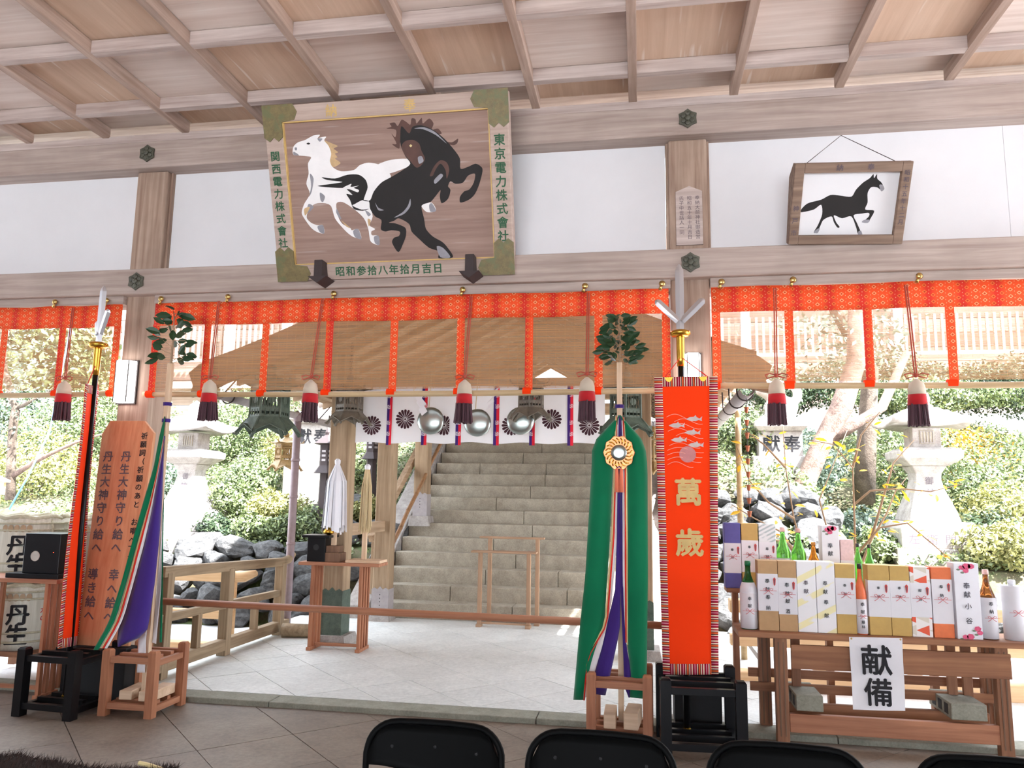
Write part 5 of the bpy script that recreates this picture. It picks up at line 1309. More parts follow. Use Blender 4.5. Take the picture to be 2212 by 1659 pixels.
def rail_line(x, label, mat, nm, h, r):
    y0, y1 = SY0-.05, SY0+16.5*ST_
    t2 = thing(nm, label, 'handrail', (x, y0, CZ))
    if r:
        pts = [(x+.006*math.sin(k*2.1), y0+(y1-y0)*k/14, slope(y0+(y1-y0)*k/14)+h) for k in range(15)]
        obj('bamboo_pole', MB().tube(pts, r, 10), mat, t2, smooth=True)
        for k in range(1, 14): p = V(pts[k]); d = (V(pts[k])-V(pts[k-1])).normalized(); obj('node_ring', MB().cyl(p-d*.008, p+d*.008, r*1.14, None, 10), mat, t2)
        for k in (0, 5, 10): obj('bracket', MB().bar(pts[k], (x-.22, pts[k][1], pts[k][2]-.05), .03, .03), M['porch_y'], t2)
    else:
        obj('rail_beam', MB().bar((x, y0, slope(y0)+h), (x, y1, slope(y1)+h), .08, .10), mat, t2, bev=.004)
        for k in (.03, .5, .95):
            y = y0+(y1-y0)*k; obj('rail_post', MB().box(x-.035, x+.035, y-.035, y+.035, slope(y)+.2, slope(y)+h), M['porch'], t2)
rail_line(-2.97, 'bamboo handrail at the left of the stone stairs', M['bamboo_rail'], 'bamboo_handrail', .86, .026)
rail_line(-3.22, 'square wooden handrail on the stone side ramp', M['porch_y'], 'wooden_handrail', .95, 0)

# ---- railing at the left of the court
t = thing('court_railing', 'weathered wooden railing along the left side of the court', 'railing', (-3.72, 1.5, CZ))
xr_ = -3.73
obj('top_rail', MB().bar((xr_, .34, .86), (xr_, 2.45, .77), .075, .085), M['rail_old'], t, bev=.006)
obj('top_rail_tip', MB().tube([(xr_, 2.44, .77), (xr_, 2.58, .785), (xr_, 2.70, .83)], [.048, .046, .03], 8), M['rail_old'], t, smooth=True)
obj('mid_rail', MB().bar((xr_, .34, .50), (xr_, 2.5, .455), .055, .065), M['rail_old'], t, bev=.004)
obj('bottom_rail', MB().bar((xr_, .34, .14), (xr_, 2.6, .12), .085, .10), M['rail_old'], t, bev=.006)
for y, z1 in ((.42, .85), (1.36, .80), (2.42, .76)): obj('rail_post', MB().box(xr_-.045, xr_+.045, y-.045, y+.045, CZ, z1), M['rail_old_z'], t, bev=.005)
for y in (.9, 1.9): obj('short_strut', MB().box(xr_-.03, xr_+.03, y-.03, y+.03, .16, .47), M['rail_old_z'], t, bev=.003)
o = obj('sleeper_block', MB().tube([(-3.62, 2.3, CZ+.07), (-3.30, 2.36, CZ+.065)], [.07, .065], 10), M['rail_old'], smooth=True); tag(o, 'short round timber lying at the far end of the court railing', 'timber')
# ================================================================== outdoors
GZ = -.12
obj('ground', MB().box(-60, 60, -60, 60, GZ-.4, GZ), M['gravel'], kind='structure')
obj('ground_path', MB().box(1.12, 12, .25, 3.3, GZ, -.02).box(-14, -4.15, .25, 1.7, GZ, -.05), M['gravel'], kind='structure')
def sst(a, b, x):
    k = min(1, max(0, (x-a)/(b-a))); return k*k*(3-2*k)
def hz(x, y):
    if x < XC:
        h = GZ+(.75-GZ)*sst(3.8, 4.5, y)+.42*max(0, y-4.7)
    else:
        h = GZ+(.75-GZ)*sst(3.7, 4.4, y)+sst(2.9, 2.0, x)*.95*sst(4.4, 5.3, y)*(1-sst(6.5, 9.5, y))+.40*max(0, y-5.4)
    return min(h, 3.35)+.10*math.sin(x*1.7+y)*sst(4.5, 6, y)+.06*math.sin(x*3.1-y*2.3)*sst(4.5, 6, y)
for nm, xa, xb in (('hillside_left', -20, -3.49), ('hillside_right', .45, 18)):
    nx, ny = 60, 50
    rows = [[(xa+(xb-xa)*i/nx, 3.6+12*j/ny, hz(xa+(xb-xa)*i/nx, 3.6+12*j/ny)) for i in range(nx+1)] for j in range(ny+1)]
    obj(nm, MB().grid(rows), M['soil'], smooth=True, kind='structure')
obj('terrace', MB().box(-3.45, .46, SY0+17*ST_+.05, 16, 2.6, 3.06), M['gravel'], kind='structure')

# ---- leaves
def leaves(name, P, N, size, mat, parent=None, kind=None, asp=.5):
    """one mesh of small pointed leaves at points P turned roughly towards N"""
    n = len(P); d = RNG.normal(size=(n, 3)); N = N+RNG.normal(scale=.7, size=(n, 3)); N /= np.linalg.norm(N, axis=1)[:, None]+1e-9
    d -= N*np.sum(d*N, axis=1)[:, None]; d /= np.linalg.norm(d, axis=1)[:, None]+1e-9; s = np.cross(N, d)
    L = size*RNG.uniform(.6, 1.25, size=(n, 1)); w = L*asp
    v = np.stack([P-d*L*.5, P+s*w*.5, P+d*L*.5, P-s*w*.5], axis=1).reshape(-1, 3)
    me = bpy.data.meshes.new(name); me.vertices.add(4*n); me.vertices.foreach_set('co', v.ravel().astype(np.float32))
    me.loops.add(4*n); me.loops.foreach_set('vertex_index', np.arange(4*n, dtype=np.int32))
    me.polygons.add(n); me.polygons.foreach_set('loop_start', np.arange(0, 4*n, 4, dtype=np.int32)); me.polygons.foreach_set('loop_total', np.full(n, 4, dtype=np.int32))
    me.update(calc_edges=True); return obj(name, me, mat, parent, kind=kind)
LG = leafmat('leaf_green', S(46,60,36), S(142,156,104), .12); LY = leafmat('leaf_yellowgreen', S(84,88,44), S(186,182,116), .12); LD = leafmat('leaf_deep', S(30,46,32), S(92,110,76), .12); LO = leafmat('leaf_ochre', S(150,108,28), S(216,170,60), .2)
LB = leafmat('leaf_bluish', S(60,80,68), S(150,166,146), .12)
for nm, xa, xb, cnt, lb in (('ground_cover', -14, -3.45, 65000, 'low leafy ground cover on the left hillside'), ('ground_cover', .5, 13, 65000, 'low leafy ground cover on the right hillside')):
    xs_ = RNG.uniform(xa, xb, cnt); ys_ = 4.3+6.5*RNG.random(cnt)**1.2
    keep = np.sin(xs_*2.1+ys_*1.3)+np.sin(xs_*.9-ys_*2.2)+RNG.normal(scale=.8, size=cnt) > -.5
    xs_, ys_ = xs_[keep], ys_[keep]
    z = np.array([hz(a, b) for a, b in zip(xs_, ys_)])+RNG.random(len(xs_))*.16
    o = leaves(nm, np.stack([xs_, ys_, z], 1), np.tile([0, -.3, .9], (len(xs_), 1)), .065, LG, kind='stuff'); o['label'] = lb; o['category'] = 'ground cover'
def shrub(c, r, n, mat, label, size=.062, name='garden_shrub', flat=.75, group='shrubs on the hillside', stem=True, asp=.5):
    t = thing(name, label, 'shrub', c, group); r = V((r, r, r*flat)) if not isinstance(r, V) else r
    u = RNG.normal(size=(n, 3)); u /= np.linalg.norm(u, axis=1)[:, None]; rad = RNG.random(n)**.33
    lump = 1+.18*np.sin(u[:, 0]*5+c[0]*3)+.15*np.sin(u[:, 1]*6+u[:, 2]*4+c[1])
    P = u*(rad*lump)[:, None]*np.array([r.x, r.y, r.z])+np.array([c[0], c[1], c[2]+r.z*.75])
    leaves('foliage', P, u*.8+np.array([0, 0, .4]), size, mat, t, 'stuff', asp)
    if stem:
        for k in range(4):
            a = k*1.7; obj('stem', MB().tube([(c[0], c[1], c[2]-.05), (c[0]+math.cos(a)*r.x*.3, c[1]+math.sin(a)*r.y*.3, c[2]+r.z*.6), (c[0]+math.cos(a)*r.x*.6, c[1]+math.sin(a)*r.y*.6, c[2]+r.z*1.1)], [.018, .012, .005], 5), M['bark'], t)
    return t
def on(x, y): return (x, y, hz(x, y))
def gpt(u, v, Y): p = at(u, v, Y); return (p.x, Y, hz(p.x, Y))
SH = [((470, 7.6), .75, LG, 'bright green shrub high on the left hillside behind the stone lantern'), ((560, 8.2), .9, LG, 'large green shrub behind the green bronze lantern'), ((640, 7.4), .6, LY, 'yellow-green shrub beside the mauve downspout'),
      ((540, 6.0), .55, LG, 'green bush on the middle of the left slope'), ((600, 5.2), .42, LY, 'small yellow-green bush low on the left slope'), ((500, 5.4), .45, LG, 'green bush right of the left stone lantern'),
      ((470, 4.7), .32, LD, 'low dark green bush at the foot of the left lantern'), ((560, 4.75), .32, LG, 'low bush on top of the left rock bank'), ((660, 4.9), .35, LG, 'low bush between rocks and downspout'),
      ((330, 6.5), .7, LB, 'pale bluish shrub left of the left stone lantern'), ((80, 6.0), .9, LY, 'yellow-green shrub above the sake barrels'), ((150, 7.5), 1.0, LG, 'green shrub behind the left orange banner'),
      ((30, 8.0), 1.2, LB, 'pale green tree-like shrub at the far left'), ((240, 8.5), 1.1, LG, 'green shrub seen beyond the left post'), ((780, 7.0), .5, LG, 'green shrub between the first two porch posts'), ((800, 5.6), .3, LY, 'grassy yellow-green tuft left of the stairs')]
for (u, Y), r, mt_, lb in SH:
    p = at(u, 1000, Y); shrub(on(p.x, Y), r, int(2200+4600*r), mt_, lb)
SR_ = [((1600, 6.5), .5, LG, 'green bush behind the rain chain'), ((1740, 7.2), .7, LB, 'bluish fern-like bush left of the leaning tree'), ((1860, 5.6), .45, LB, 'bluish fern clump at the foot of the leaning tree'), ((1950, 7.5), .9, LG, 'green shrub behind the right stone lantern'),
       ((2080, 6.6), .7, LG, 'green shrub right of the right stone lantern'), ((2160, 5.6), .65, LY, 'yellow-green bush at the right edge'), ((2110, 5.2), .5, LD, 'dark leafy bush low at the right edge'), ((2200, 7.4), .9, LG, 'green shrub high at the right edge'),
       ((2060, 8.2), .8, LO, 'ochre autumn shrub behind the right stone lantern'), ((1880, 4.9), .3, LG, 'small bush between tree roots and right lantern'), ((1690, 4.5), .28, LG, 'small bush among the rocks at the right'), ((2150, 4.5), .4, LY, 'grass tuft beside the base of the right lantern')]
for (u, Y), r, mt_, lb in SR_:
    p = at(u, 1000, Y); shrub(on(p.x, Y), r, int(2200+4600*r), mt_, lb)
# clipped hedges before the wooden building
for u, Y, rx, rz_, lb in ((1690, 9.8, 1.0, .42, 'low clipped hedge behind the tree trunks'), (1890, 9.6, 1.15, .62, 'tall rounded clipped hedge right of the tree trunks'), (2060, 9.9, .9, .5, 'rounded clipped hedge right of the tall hedge'), (2190, 9.5, .9, .5, 'clipped hedge at the right edge'), (2000, 8.9, 1.6, .30, 'low yellow-green hedge in front of the rounded hedges')):
    p = at(u, 800, Y); shrub((p.x, Y, 3.2 if rz_ > .35 else 3.1), V((rx, .6, rz_)), 9000, LD if rz_ > .35 else LG, lb, .06, 'clipped_hedge', group='clipped hedges', stem=False, asp=.6)
# far tree masses closing the view
for x, y, z, r, lb in ((-12.6, 8.8, 3.2, 1.5, 'leafy tree crown seen through the left blind'),):
    t_ = shrub((x, y, z-.2), r, 7000, LG, lb, .2, 'leafy_tree', .9, 'trees behind the hillside', stem=False); t_['category'] = 'tree'
    obj('trunk', MB().tube([(x, y, z-1.5), (x+.1, y, z+r*.8)], [.2, .1], 8), M['bark'], t_)

# ---- rocks
import bmesh
def rockmesh(seed):
    rg = np.random.default_rng(seed); bm = bmesh.new(); bmesh.ops.create_icosphere(bm, subdivisions=3, radius=1)
    ds_ = rg.normal(size=(15, 3)); ds_ /= np.linalg.norm(ds_, axis=1)[:, None]; am = rg.uniform(.5, .9, 15); ph = rg.uniform(0, 6, 6)
    for v in bm.verts:
        c = np.array(v.co); k = 1.0
        for d, a in zip(ds_, am):
            q = c@d
            if q > a: k = min(k, a/q)
        k *= 1+.04*math.sin(c[0]*9+ph[0])*math.sin(c[1]*8+ph[1])+.03*math.sin(c[2]*13+ph[2])
        v.co = V(c*k)
    me = bpy.data.meshes.new('rock'); bm.to_mesh(me); bm.free(); me.materials.append(M['rock']); return me
RK = [rockmesh(k) for k in range(7)]
def stone_at(parent, c, s):
    o = bpy.data.objects.new('stone', random.choice(RK)); COL.objects.link(o); o.parent = parent
    o.matrix_parent_inverse = Matrix.Translation(-WL[parent.name]); o.location = V(c); o.scale = s; o.rotation_euler = (random.uniform(-.4, .4), random.uniform(-.4, .4), random.uniform(0, 6.28))
t = thing('rock_bank', 'bank of piled grey boulders behind the left railing', 'rock bank', (-5, 4.2, GZ))
for row in range(5):
    x = -9.5+row*.13
    while x < -3.7:
        s = random.uniform(.15, .31); z = GZ+.02+row*.19; y = 3.75+row*.15+random.uniform(-.08, .08)
        stone_at(t, (x, y, z+.08), (s*1.2, s*.9, s*.72)); x += s*1.75
t = thing('rock_bank', 'bank of dark boulders behind the sake boxes at the right', 'rock bank', (1.5, 4.4, GZ))
for row in range(8):
    x = .62+row*.05; xe = 7 if row < 3 else 2.7-row*.06
    while x < xe:
        s = random.uniform(.13, .27); z = GZ+.02+row*.22; y = 3.75+row*.16+random.uniform(-.08, .08)
        stone_at(t, (x, y, z+.06), (s*1.3, s*1.0, s*.85)); x += s*1.7
t = thing('rock_group', 'jagged pale rocks on the slope behind the white paper wand', 'rocks', at(700, 1080, 5.2))
for k in range(16):
    u = random.uniform(660, 850); Y = random.uniform(4.8, 6.6); p = at(u, 1000, Y); s = random.uniform(.15, .32); stone_at(t, (p.x, Y, hz(min(p.x, -3.45), Y)+.08), (s*1.4, s, s*.6))

# ---- stone lanterns
def stone_lantern(c, H_, label, faces=('御', '神', '燈'), base_txt=None):
    c = V(c); k = H_/2.1; t = thing('stone_lantern', label, 'lantern', c, 'granite lanterns in the garden'); G = M['granite']
    def sq(nm, prof, rot=math.pi/4, n=4): return obj(nm, MB().lathe([(r*1.414*k if n == 4 else r*k, z*k) for r, z in prof], c, n, rot=rot), G, t, bev=.012*k)
    sq('ground_slab', [(.52, -.15), (.52, .17)]); b = sq('lower_base', [(.44, .17), (.44, .40), (.38, .48)])
    sh = sq('shaft', [(.29, .48), (.26, .60), (.17, .86), (.145, .98), (.15, 1.06), (.20, 1.15)])
    sq('platform', [(.22, 1.15), (.34, 1.24), (.35, 1.33), (.26, 1.37)])
    fb = sq('firebox', [(.165, 1.37), (.165, 1.62)])
    wz = c.z+1.5*k; y = c.y-.165*k
    w = obj('window', MB().box(c.x-.085*k, c.x+.085*k, y-.006, y+.004, wz-.085*k, wz+.085*k), M['step'], t)
    for q in range(5): obj('lattice_bar', MB().box(c.x-.07*k+q*.035*k-.006*k, c.x-.07*k+q*.035*k+.006*k, y-.014, y-.005, wz-.075*k, wz+.075*k), G, w)
    for q in (-.07, .07): obj('lattice_rail', MB().box(c.x-.08*k, c.x+.08*k, y-.013, y-.005, wz+q*k-.006*k, wz+q*k+.006*k), G, w)
    mb = MB(); N = 12; rows = []
    for i in range(N+1):
        r_ = []
        for j in range(N+1):
            a, b_ = i/N*2-1, j/N*2-1; m_ = max(abs(a), abs(b_)); cor = (abs(a)*abs(b_))**2
            r_.append((c.x+a*.46*k, c.y+b_*.46*k, c.z+(1.92-.24*m_**1.6-.02*m_+.09*cor*m_)*k))
        rows.append(r_)
    mb.grid(rows); n0 = len(mb.v)
    rows2 = [[(x, y_, min(z-.05*k, c.z+1.66*k+(.06*k if abs(x-c.x) > .4*k and abs(y_-c.y) > .4*k else 0))) for x, y_, z in r_] for r_ in rows]; mb.grid([list(reversed(r_)) for r_ in rows2])
    ring = [(i, 0) for i in range(N+1)]+[(N, j) for j in range(1, N+1)]+[(i, N) for i in range(N-1, -1, -1)]+[(0, j) for j in range(N-1, 0, -1)]
    for (a, b_), (c_, d) in zip(ring, ring[1:]+ring[:1]): mb.f.append((a*(N+1)+b_, c_*(N+1)+d, n0+c_*(N+1)+N-d, n0+a*(N+1)+N-b_))
    obj('cap', mb, G, t, smooth=True)
    obj('jewel', MB().lathe([(.10*k, 1.85*k), (.15*k, 1.90*k), (.10*k, 1.93*k), (.12*k, 1.98*k), (.10*k, 2.05*k), (.01*k, 2.12*k)], c, 16), G, t, smooth=True)
    for q, ch_ in enumerate(faces):
        z = (.97, .83, .68)[q]; r = (.150, .185, .235)[q]; lettering('carved_character', [(ch_, (c.x, c.y-r*k-.012, c.z+z*k), (1,0,0), (0,.45 if q else 0,1), .10*k)], M['ink_soft'], sh, .0)
    if base_txt: lettering('carved_character', [(ch_, (c.x+(q-1.5)*.2*k, c.y-.441*k, c.z+.28*k), (1,0,0), (0,0,1), .13*k) for q, ch_ in enumerate(base_txt)], M['ink_soft'], b, .0)
p = at(403, 1170, 4.9); stone_lantern((p.x, 4.9, p.z), 2.0, 'granite lantern at the left behind the striped silk')
p = at(2008, 1212, 5.2); stone_lantern((p.x, 5.2, p.z), 2.15, 'granite lantern at the right behind the gold gift boxes', base_txt='左衛門家')

# ---- lion statues on inscribed pedestals
def lion(u, v, Y, label1, label2, flip):
    p = at(u, v, Y); k = .36; g = hz(p.x, Y); top = at(u, v-34, Y).z
    t = thing('statue_pedestal', label1, 'pedestal', (p.x, Y, g), 'lion pedestals')
    w = .30; z0, z1 = at(u, v+27, Y).z, at(u, v-27, Y).z
    obj('block', MB().box(p.x-w, p.x+w, Y-.25, Y+.25, z0, z1), M['granite'], t, bev=.01)
    obj('lower_step', MB().box(p.x-w-.10, p.x+w+.10, Y-.36, Y+.36, min(g-.1, z0-.3), z0), M['granite'], t, bev=.015)
    obj('cornice', MB().lathe([((w)*1.414, z1), ((w+.06)*1.414, z1+.06), ((w+.06)*1.414, z1+.13), (w*1.2, z1+.2)], (p.x, Y, 0), 4, rot=math.pi/4), M['granite'], t, bev=.01)
    lettering('lettering', [('獻', (p.x-.13, Y-.252, (z0+z1)/2), (1,0,0), (0,0,1), .25), ('奉', (p.x+.15, Y-.252, (z0+z1)/2), (1,0,0), (0,0,1), .25)], M['ink'], t, .02)
    zt_ = z1+.2; s = -1 if flip else 1
    bm = bmesh.new()
    def ell(c, r):
        q = bmesh.ops.create_icosphere(bm, subdivisions=2, radius=1)['verts']
        for v_ in q: v_.co = V((p.x+s*c[0]+v_.co.x*r[0], Y+c[1]+v_.co.y*r[1], zt_+c[2]+v_.co.z*r[2]))
    for c, r in (((.14, 0, .16), (.17, .15, .17)), ((.0, 0, .28), (.15, .13, .20)), ((-.1, 0, .42), (.15, .14, .15)), ((-.21, 0, .40), (.08, .08, .07)), ((-.13, -.09, .10), (.05, .05, .16)), ((-.13, .09, .10), (.05, .05, .16)), ((.12, -.14, .06), (.13, .05, .07)), ((.12, .14, .06), (.13, .05, .07)), ((.30, 0, .36), (.07, .06, .15)), ((.26, 0, .46), (.07, .06, .07)), ((.0, -.10, .42), (.07, .06, .10)), ((.02, .10, .42), (.07, .06, .10)), ((.06, 0, .5), (.08, .1, .07)), ((-.15, -.1, .53), (.03, .03, .04)), ((-.15, .1, .53), (.03, .03, .04)), ((0, 0, .02), (.28, .2, .04))): ell(c, r)
    me = bpy.data.meshes.new('lion_statue'); bm.to_mesh(me); bm.free()
    o = obj('lion_statue', me, M['granite'], smooth=True); md = o.modifiers.new('r', 'REMESH'); md.mode = 'VOXEL'; md.voxel_size = .022; md.use_smooth_shade = True
    tag(o, label2, 'statue', 'guardian lion statues')
lion(1680, 961, 6.3, 'white inscribed pedestal of the right guardian lion', 'seated stone guardian lion partly hidden by a tassel at the right', False)
lion(688, 945, 6.3, 'white inscribed pedestal left of the first porch post', 'stone guardian lion on the left pedestal behind the porch post', True)
# ---- dark bronze standing lanterns
for u, v, Y, lb in ((703, 1022, 5.0, 'dark bronze lantern standing left of the first porch post'), (803, 992, 6.0, 'dark bronze lantern standing between the first two porch posts')):
    p = at(u, v, Y); t = thing('bronze_lantern', lb, 'lantern', p, 'dark standing bronze lanterns'); k = .9
    g_ = hz(p.x, Y)
    obj('stem', MB().lathe([(.16*k, g_-p.z-.05), (.10*k, (g_-p.z)*.5), (.09*k, 0)], p, 6), M['iron'], t)
    obj('foot', MB().lathe([(.20*k, 0), (.14*k, .08*k), (.11*k, .12*k)], p, 6), M['iron'], t); obj('firebox', MB().lathe([(.11*k, .12*k), (.11*k, .44*k)], p, 6), M['iron'], t)
    for q in range(6):
        a = q*math.pi/3+math.pi/6
        for z in (.2, .27, .34): obj('openwork', MB().obox(p+V((math.cos(a)*.097*k, math.sin(a)*.097*k, z*k)), (.012, .06*k, .035*k), (V((math.cos(a), math.sin(a), 0)), V((-math.sin(a), math.cos(a), 0)), V((0,0,1)))), M['gutter'], t)
    obj('roof', MB().lathe([(.13*k, .44*k), (.22*k, .46*k), (.12*k, .54*k), (.03*k, .60*k), (.04*k, .64*k), (.01*k, .70*k)], p, 6), M['iron'], t)

# ---- trees
def tube_px(pts, rs): return MB().tube([at(u, v, Y) for u, v, Y in pts], rs, 12)
t = thing('leaning_tree', 'leaning reddish tree trunk behind the sake boxes at the right', 'tree', at(1700, 1180, 5.7))
obj('trunk', tube_px([(1700, 1230, 5.6), (1706, 1150, 5.7), (1735, 1050, 5.8), (1775, 960, 5.9), (1818, 880, 6.0), (1850, 780, 6.1), (1850, 600, 6.2)], [.24, .17, .14, .13, .15, .13, .11]), M['bark_red'], t, smooth=True)
obj('branch', tube_px([(1790, 950, 5.9), (1850, 915, 6.0), (1905, 880, 6.1), (1960, 760, 6.2)], [.09, .08, .07, .05]), M['bark_red'], t, smooth=True)
t = thing('pale_tree', 'pale upright tree trunk beside the leaning tree', 'tree', at(1872, 1060, 6.8))
obj('trunk', tube_px([(1866, 1090, 6.8), (1872, 950, 6.8), (1880, 800, 6.8), (1790, 640, 6.8)], [.16, .14, .12, .10]), M['bark'], t, smooth=True)
P = np.array([at(1830+RNG.normal()*70, 720+RNG.normal()*50, 6.8+RNG.normal()*.4) for _ in range(900)]); leaves('foliage', P, np.tile([0., -.3, .8], (900, 1)), .12, LB, t, 'stuff', .4)
t = thing('slender_tree', 'slender dark tree trunk with side branch at the far left', 'tree', at(35, 1070, 4.2))
obj('trunk', tube_px([(22, 1080, 4.2), (24, 1000, 4.2), (28, 920, 4.2), (34, 885, 4.2), (10, 800, 4.2), (0, 640, 4.2)], [.07, .06, .058, .06, .04, .03]), M['bark'], t, smooth=True)
obj('branch', tube_px([(26, 1030, 4.2), (70, 1000, 4.15), (120, 975, 4.1), (165, 955, 4.1), (230, 935, 4.1)], [.04, .032, .026, .02, .012]), M['bark_red'], t, smooth=True)
obj('branch', tube_px([(34, 885, 4.2), (70, 865, 4.2), (110, 845, 4.2), (150, 800, 4.2)], [.03, .022, .016, .008]), M['bark'], t, smooth=True)
P = np.array([at(20+RNG.normal()*55, 800+RNG.normal()*85, 4.2+RNG.normal()*.3) for _ in range(1400)]); leaves('foliage', P, np.tile([0., -.3, .8], (1400, 1)), .07, LB, t, 'stuff')

# ---- bare shrub with yellow leaves in front of the right garden
t = thing('autumn_shrub', 'sparse shrub with thin branches and yellow leaves behind the offering table', 'shrub', at(1800, 1340, 2.2))
YS = 2.2
BR = [[(1790, 1400), (1760, 1280), (1715, 1120), (1697, 1010), (1690, 900)], [(1790, 1400), (1850, 1250), (1845, 1100), (1842, 1010), (1800, 960), (1745, 950)], [(1850, 1250), (1880, 1170), (1915, 1110), (1935, 1060), (1960, 1030)], [(1845, 1090), (1880, 1060), (1940, 1055), (2010, 1062), (2080, 1045)],
      [(1715, 1120), (1660, 1085), (1620, 1040), (1590, 960)], [(1760, 1280), (1690, 1150), (1630, 1120), (1580, 1090)], [(1842, 1010), (1860, 940), (1900, 890)], [(1850, 1200), (1900, 1140), (1960, 1130), (2020, 1180), (2060, 1215)], [(1697, 1010), (1650, 960), (1610, 930)], [(1740, 1210), (1700, 1170), (1610, 1160)], [(1880, 1170), (1930, 1000), (1975, 950)], [(1790, 1400), (1810, 1230), (1770, 1080), (1830, 930)]]
lfm = MB(); L_ = 1.0
lfm.add([(0,0,0), (.3,.16,.03), (.65,.17,.02), (1,0,-.05), (.65,-.17,.02), (.3,-.16,.03), (.45,0,0)], [(0,1,6), (1,2,6), (2,3,6), (3,4,6), (4,5,6), (5,0,6)])
lme = bpy.data.meshes.new('leaf'); lme.from_pydata(lfm.v, [], lfm.f); lme.materials.append(leafmat('leaf_yellow', S(196,140,16), S(232,186,44), .3))
nleaf = 0
for b in BR:
    yj = YS+random.uniform(-.25, .25); pts = [at(u, v, YS+(yj-YS)*i/(len(b)-1)) for i, (u, v) in enumerate(b)]
    obj('branch', MB().tube(pts, [.013*(1-.75*i/(len(pts)-1)) for i in range(len(pts))], 6), M['twig'], t, smooth=True)
    for i in range(len(pts)-1):
        for q in range(5):
            if i == 0 and len(b) > 4: continue
            c = pts[i].lerp(pts[i+1], random.random())
            o = bpy.data.objects.new('leaf', lme); COL.objects.link(o); o.parent = t; o.matrix_parent_inverse = Matrix.Translation(-WL[t.name])
            o.location = c+V((random.uniform(-.06, .06), random.uniform(-.06, .06), random.uniform(-.04, .06))); s = random.uniform(.07, .12); o.scale = (s, s, s)
            o.rotation_euler = (random.uniform(-.8, .8), random.uniform(-.5, .9), random.uniform(0, 6.28)); nleaf += 1

# ---- pale new fences left and right of the court
def fence(x0, x1, y, rails, posts, label, tip=None):
    t = thing('pale_fence', label, 'fence', ((x0+x1)/2, y, GZ), 'pale new wooden fences')
    for z, w, h in rails: obj('rail', MB().box(x0, x1, y-w/2, y+w/2, z-h/2, z+h/2), M['pale_new'], t, bev=.008)
    for x in posts: obj('fence_post', MB().box(x-.045, x+.045, y-.04, y+.04, GZ, rails[0][0]), M['pale_new'], t, bev=.005)
    if tip: obj('rail_tip', MB().tube([(tip, y, rails[0][0]), (tip+.12, y, rails[0][0]+.005), (tip+.24, y, rails[0][0]+.04)], [.06, .055, .03], 8), M['pale_new'], t, smooth=True)
fence(-9, -3.98, 1.95, ((.66, .14, .10), (.29, .10, .08), (-.03, .14, .10)), (-8, -6.4, -5.6, -4.75, -4.02), 'pale new wooden fence beyond the left railing', -4.0)
fence(.72, 9, 1.5, ((.62, .14, .10), (.345, .10, .085), (.04, .16, .13)), (1.42, 2.14, 3.0, 4.2, 5.4), 'pale new wooden fence behind the offering table')

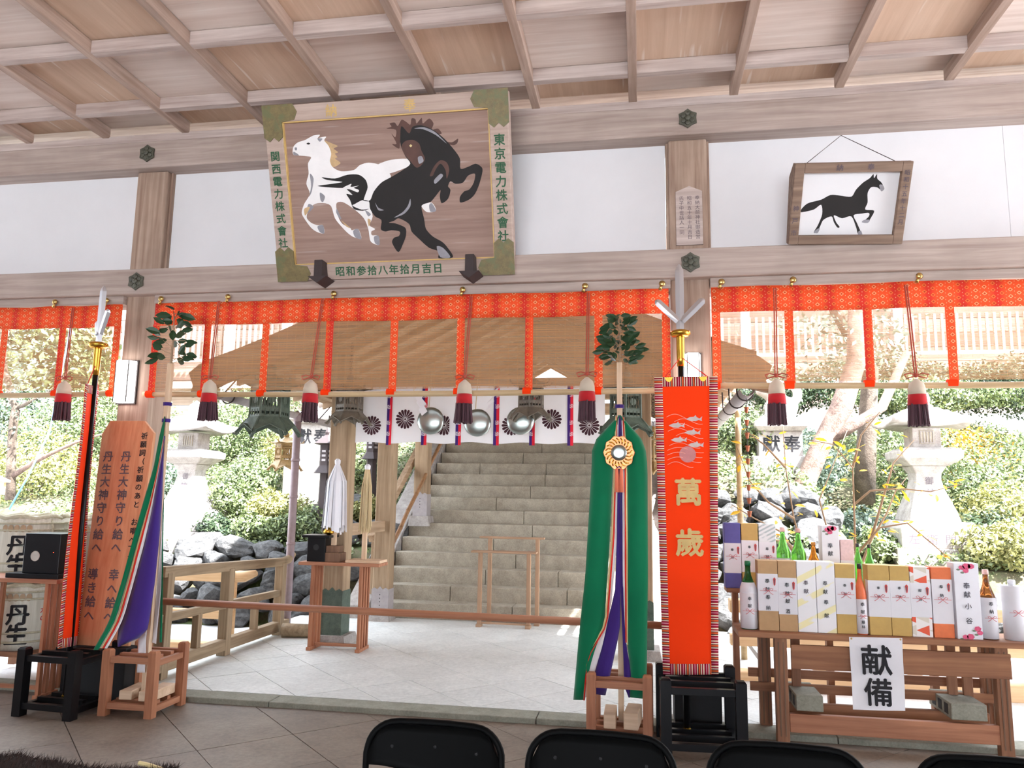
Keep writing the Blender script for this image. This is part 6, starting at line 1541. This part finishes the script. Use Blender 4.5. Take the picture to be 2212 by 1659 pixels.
# ---- wooden building on the upper terrace
WP = wood('building_plank', S(186,166,154), S(224,206,194), 'X', .8); WPd = wood('building_plank_dark', S(156,134,120), S(198,176,162), 'X', .8)
def hall(label, x0, x1, y, z0, n, cols):
    t = thing('wooden_hall', label, 'building', ((x0+x1)/2, y, z0), 'wooden halls on the upper terrace')
    for k in range(n):
        z = z0+k*.30; obj('wall_board', MB().box(x0, x1, y-.01*(k % 2), y+.1, z, z+.285), WP if k % 2 == 0 else WPd, t)
    obj('floor_beam', MB().box(x0-.2, x1+.2, y-.5, y+.1, z0+.62, z0+.78), WP, t, bev=.01)
    for k in range(int((x1-x0)/.14)): obj('lattice_bar', MB().box(x0+k*.14, x0+k*.14+.05, y-.45, y-.40, z0+1.32, z0+2.1), WPd, t)
    obj('railing', MB().box(x0-.2, x1+.2, y-.48, y-.38, z0+1.25, z0+1.32), WP, t)
    for x in cols: obj('pillar', MB().box(x-.09, x+.09, y-.6, y-.42, z0-.2, z0+3.0), M['granite'], t)
    obj('roof', MB().prism([(x0-1, y-.7, z0+n*.3+.3), (x0-1, y+4, z0+n*.3+.3), (x0-1, y+1, z0+n*.3+2)], (x1-x0+2, 0, 0)), M['dark_wood'], t)
    t['foot'] = 0
    obj('side_wall', MB().box(x0, x0+.1, y, y+3, z0, z0+n*.3), WP, t); obj('side_wall', MB().box(x1-.1, x1, y, y+3, z0, z0+n*.3), WP, t)
hall('weathered wooden hall behind the hedges at the right', 0.6, 11, 11.6, 3.2, 9, (2.2, 5.2, 8.2))
hall('weathered wooden hall behind the left blind', -13.5, -4.2, 11.2, 3.2, 9, (-11.2, -9.3, -7.9, -6.4))
obj('upper_ground', MB().box(-22, 20, 10.6, 24, 2.4, 3.18), M['gravel'], kind='structure')

# ---- rain chain and blue rope
cxy = V((.86, 1.15, 0))
t = thing('rain_chain', 'copper rain chain of small cups right of the right post', 'rain chain', (.86, 1.15, 0))
copper = plain('copper_cup', S(176,104,74), .5, .6)
for k in range(13):
    obj('cup', MB().lathe([(.009, -.026), (.013, -.015), (.017, .015), (.024, .022)], (.86, 1.15, 2.22-k*.105), 8), copper, t, smooth=True)
obj('chain', MB().tube([(.86, 1.15, 2.33), (.86, 1.15, .90)], .003, 5), M['iron'], t)
o = obj('blue_rope', MB().tube([at(172, 600, 3.4), at(150, 720, 3.4), at(108, 930, 3.4), at(60, 1030, 3.4), at(20, 1100, 3.4)], .012, 6), plain('blue_rope', S(110,170,206), .5), smooth=True); tag(o, 'thin light blue rope stretched across the left garden', 'rope')

p = at(6, 1040, 3.0)
t = thing('garden_sign', 'small pale wooden signboard with a slanted cap at the left edge', 'sign', (p.x, 3.0, GZ))
obj('board', MB().box(p.x-.16, p.x+.03, 2.99, 3.02, p.z-.16, p.z+.02), M['pale_new'], t)
obj('cap', MB().bar((p.x-.25, 3.0, p.z+.12), (p.x+.07, 3.0, p.z+.0), .09, .025), M['pale_new'], t)
obj('stake', MB().box(p.x-.10, p.x-.05, 3.02, 3.05, GZ, p.z), M['pale_new'], t)
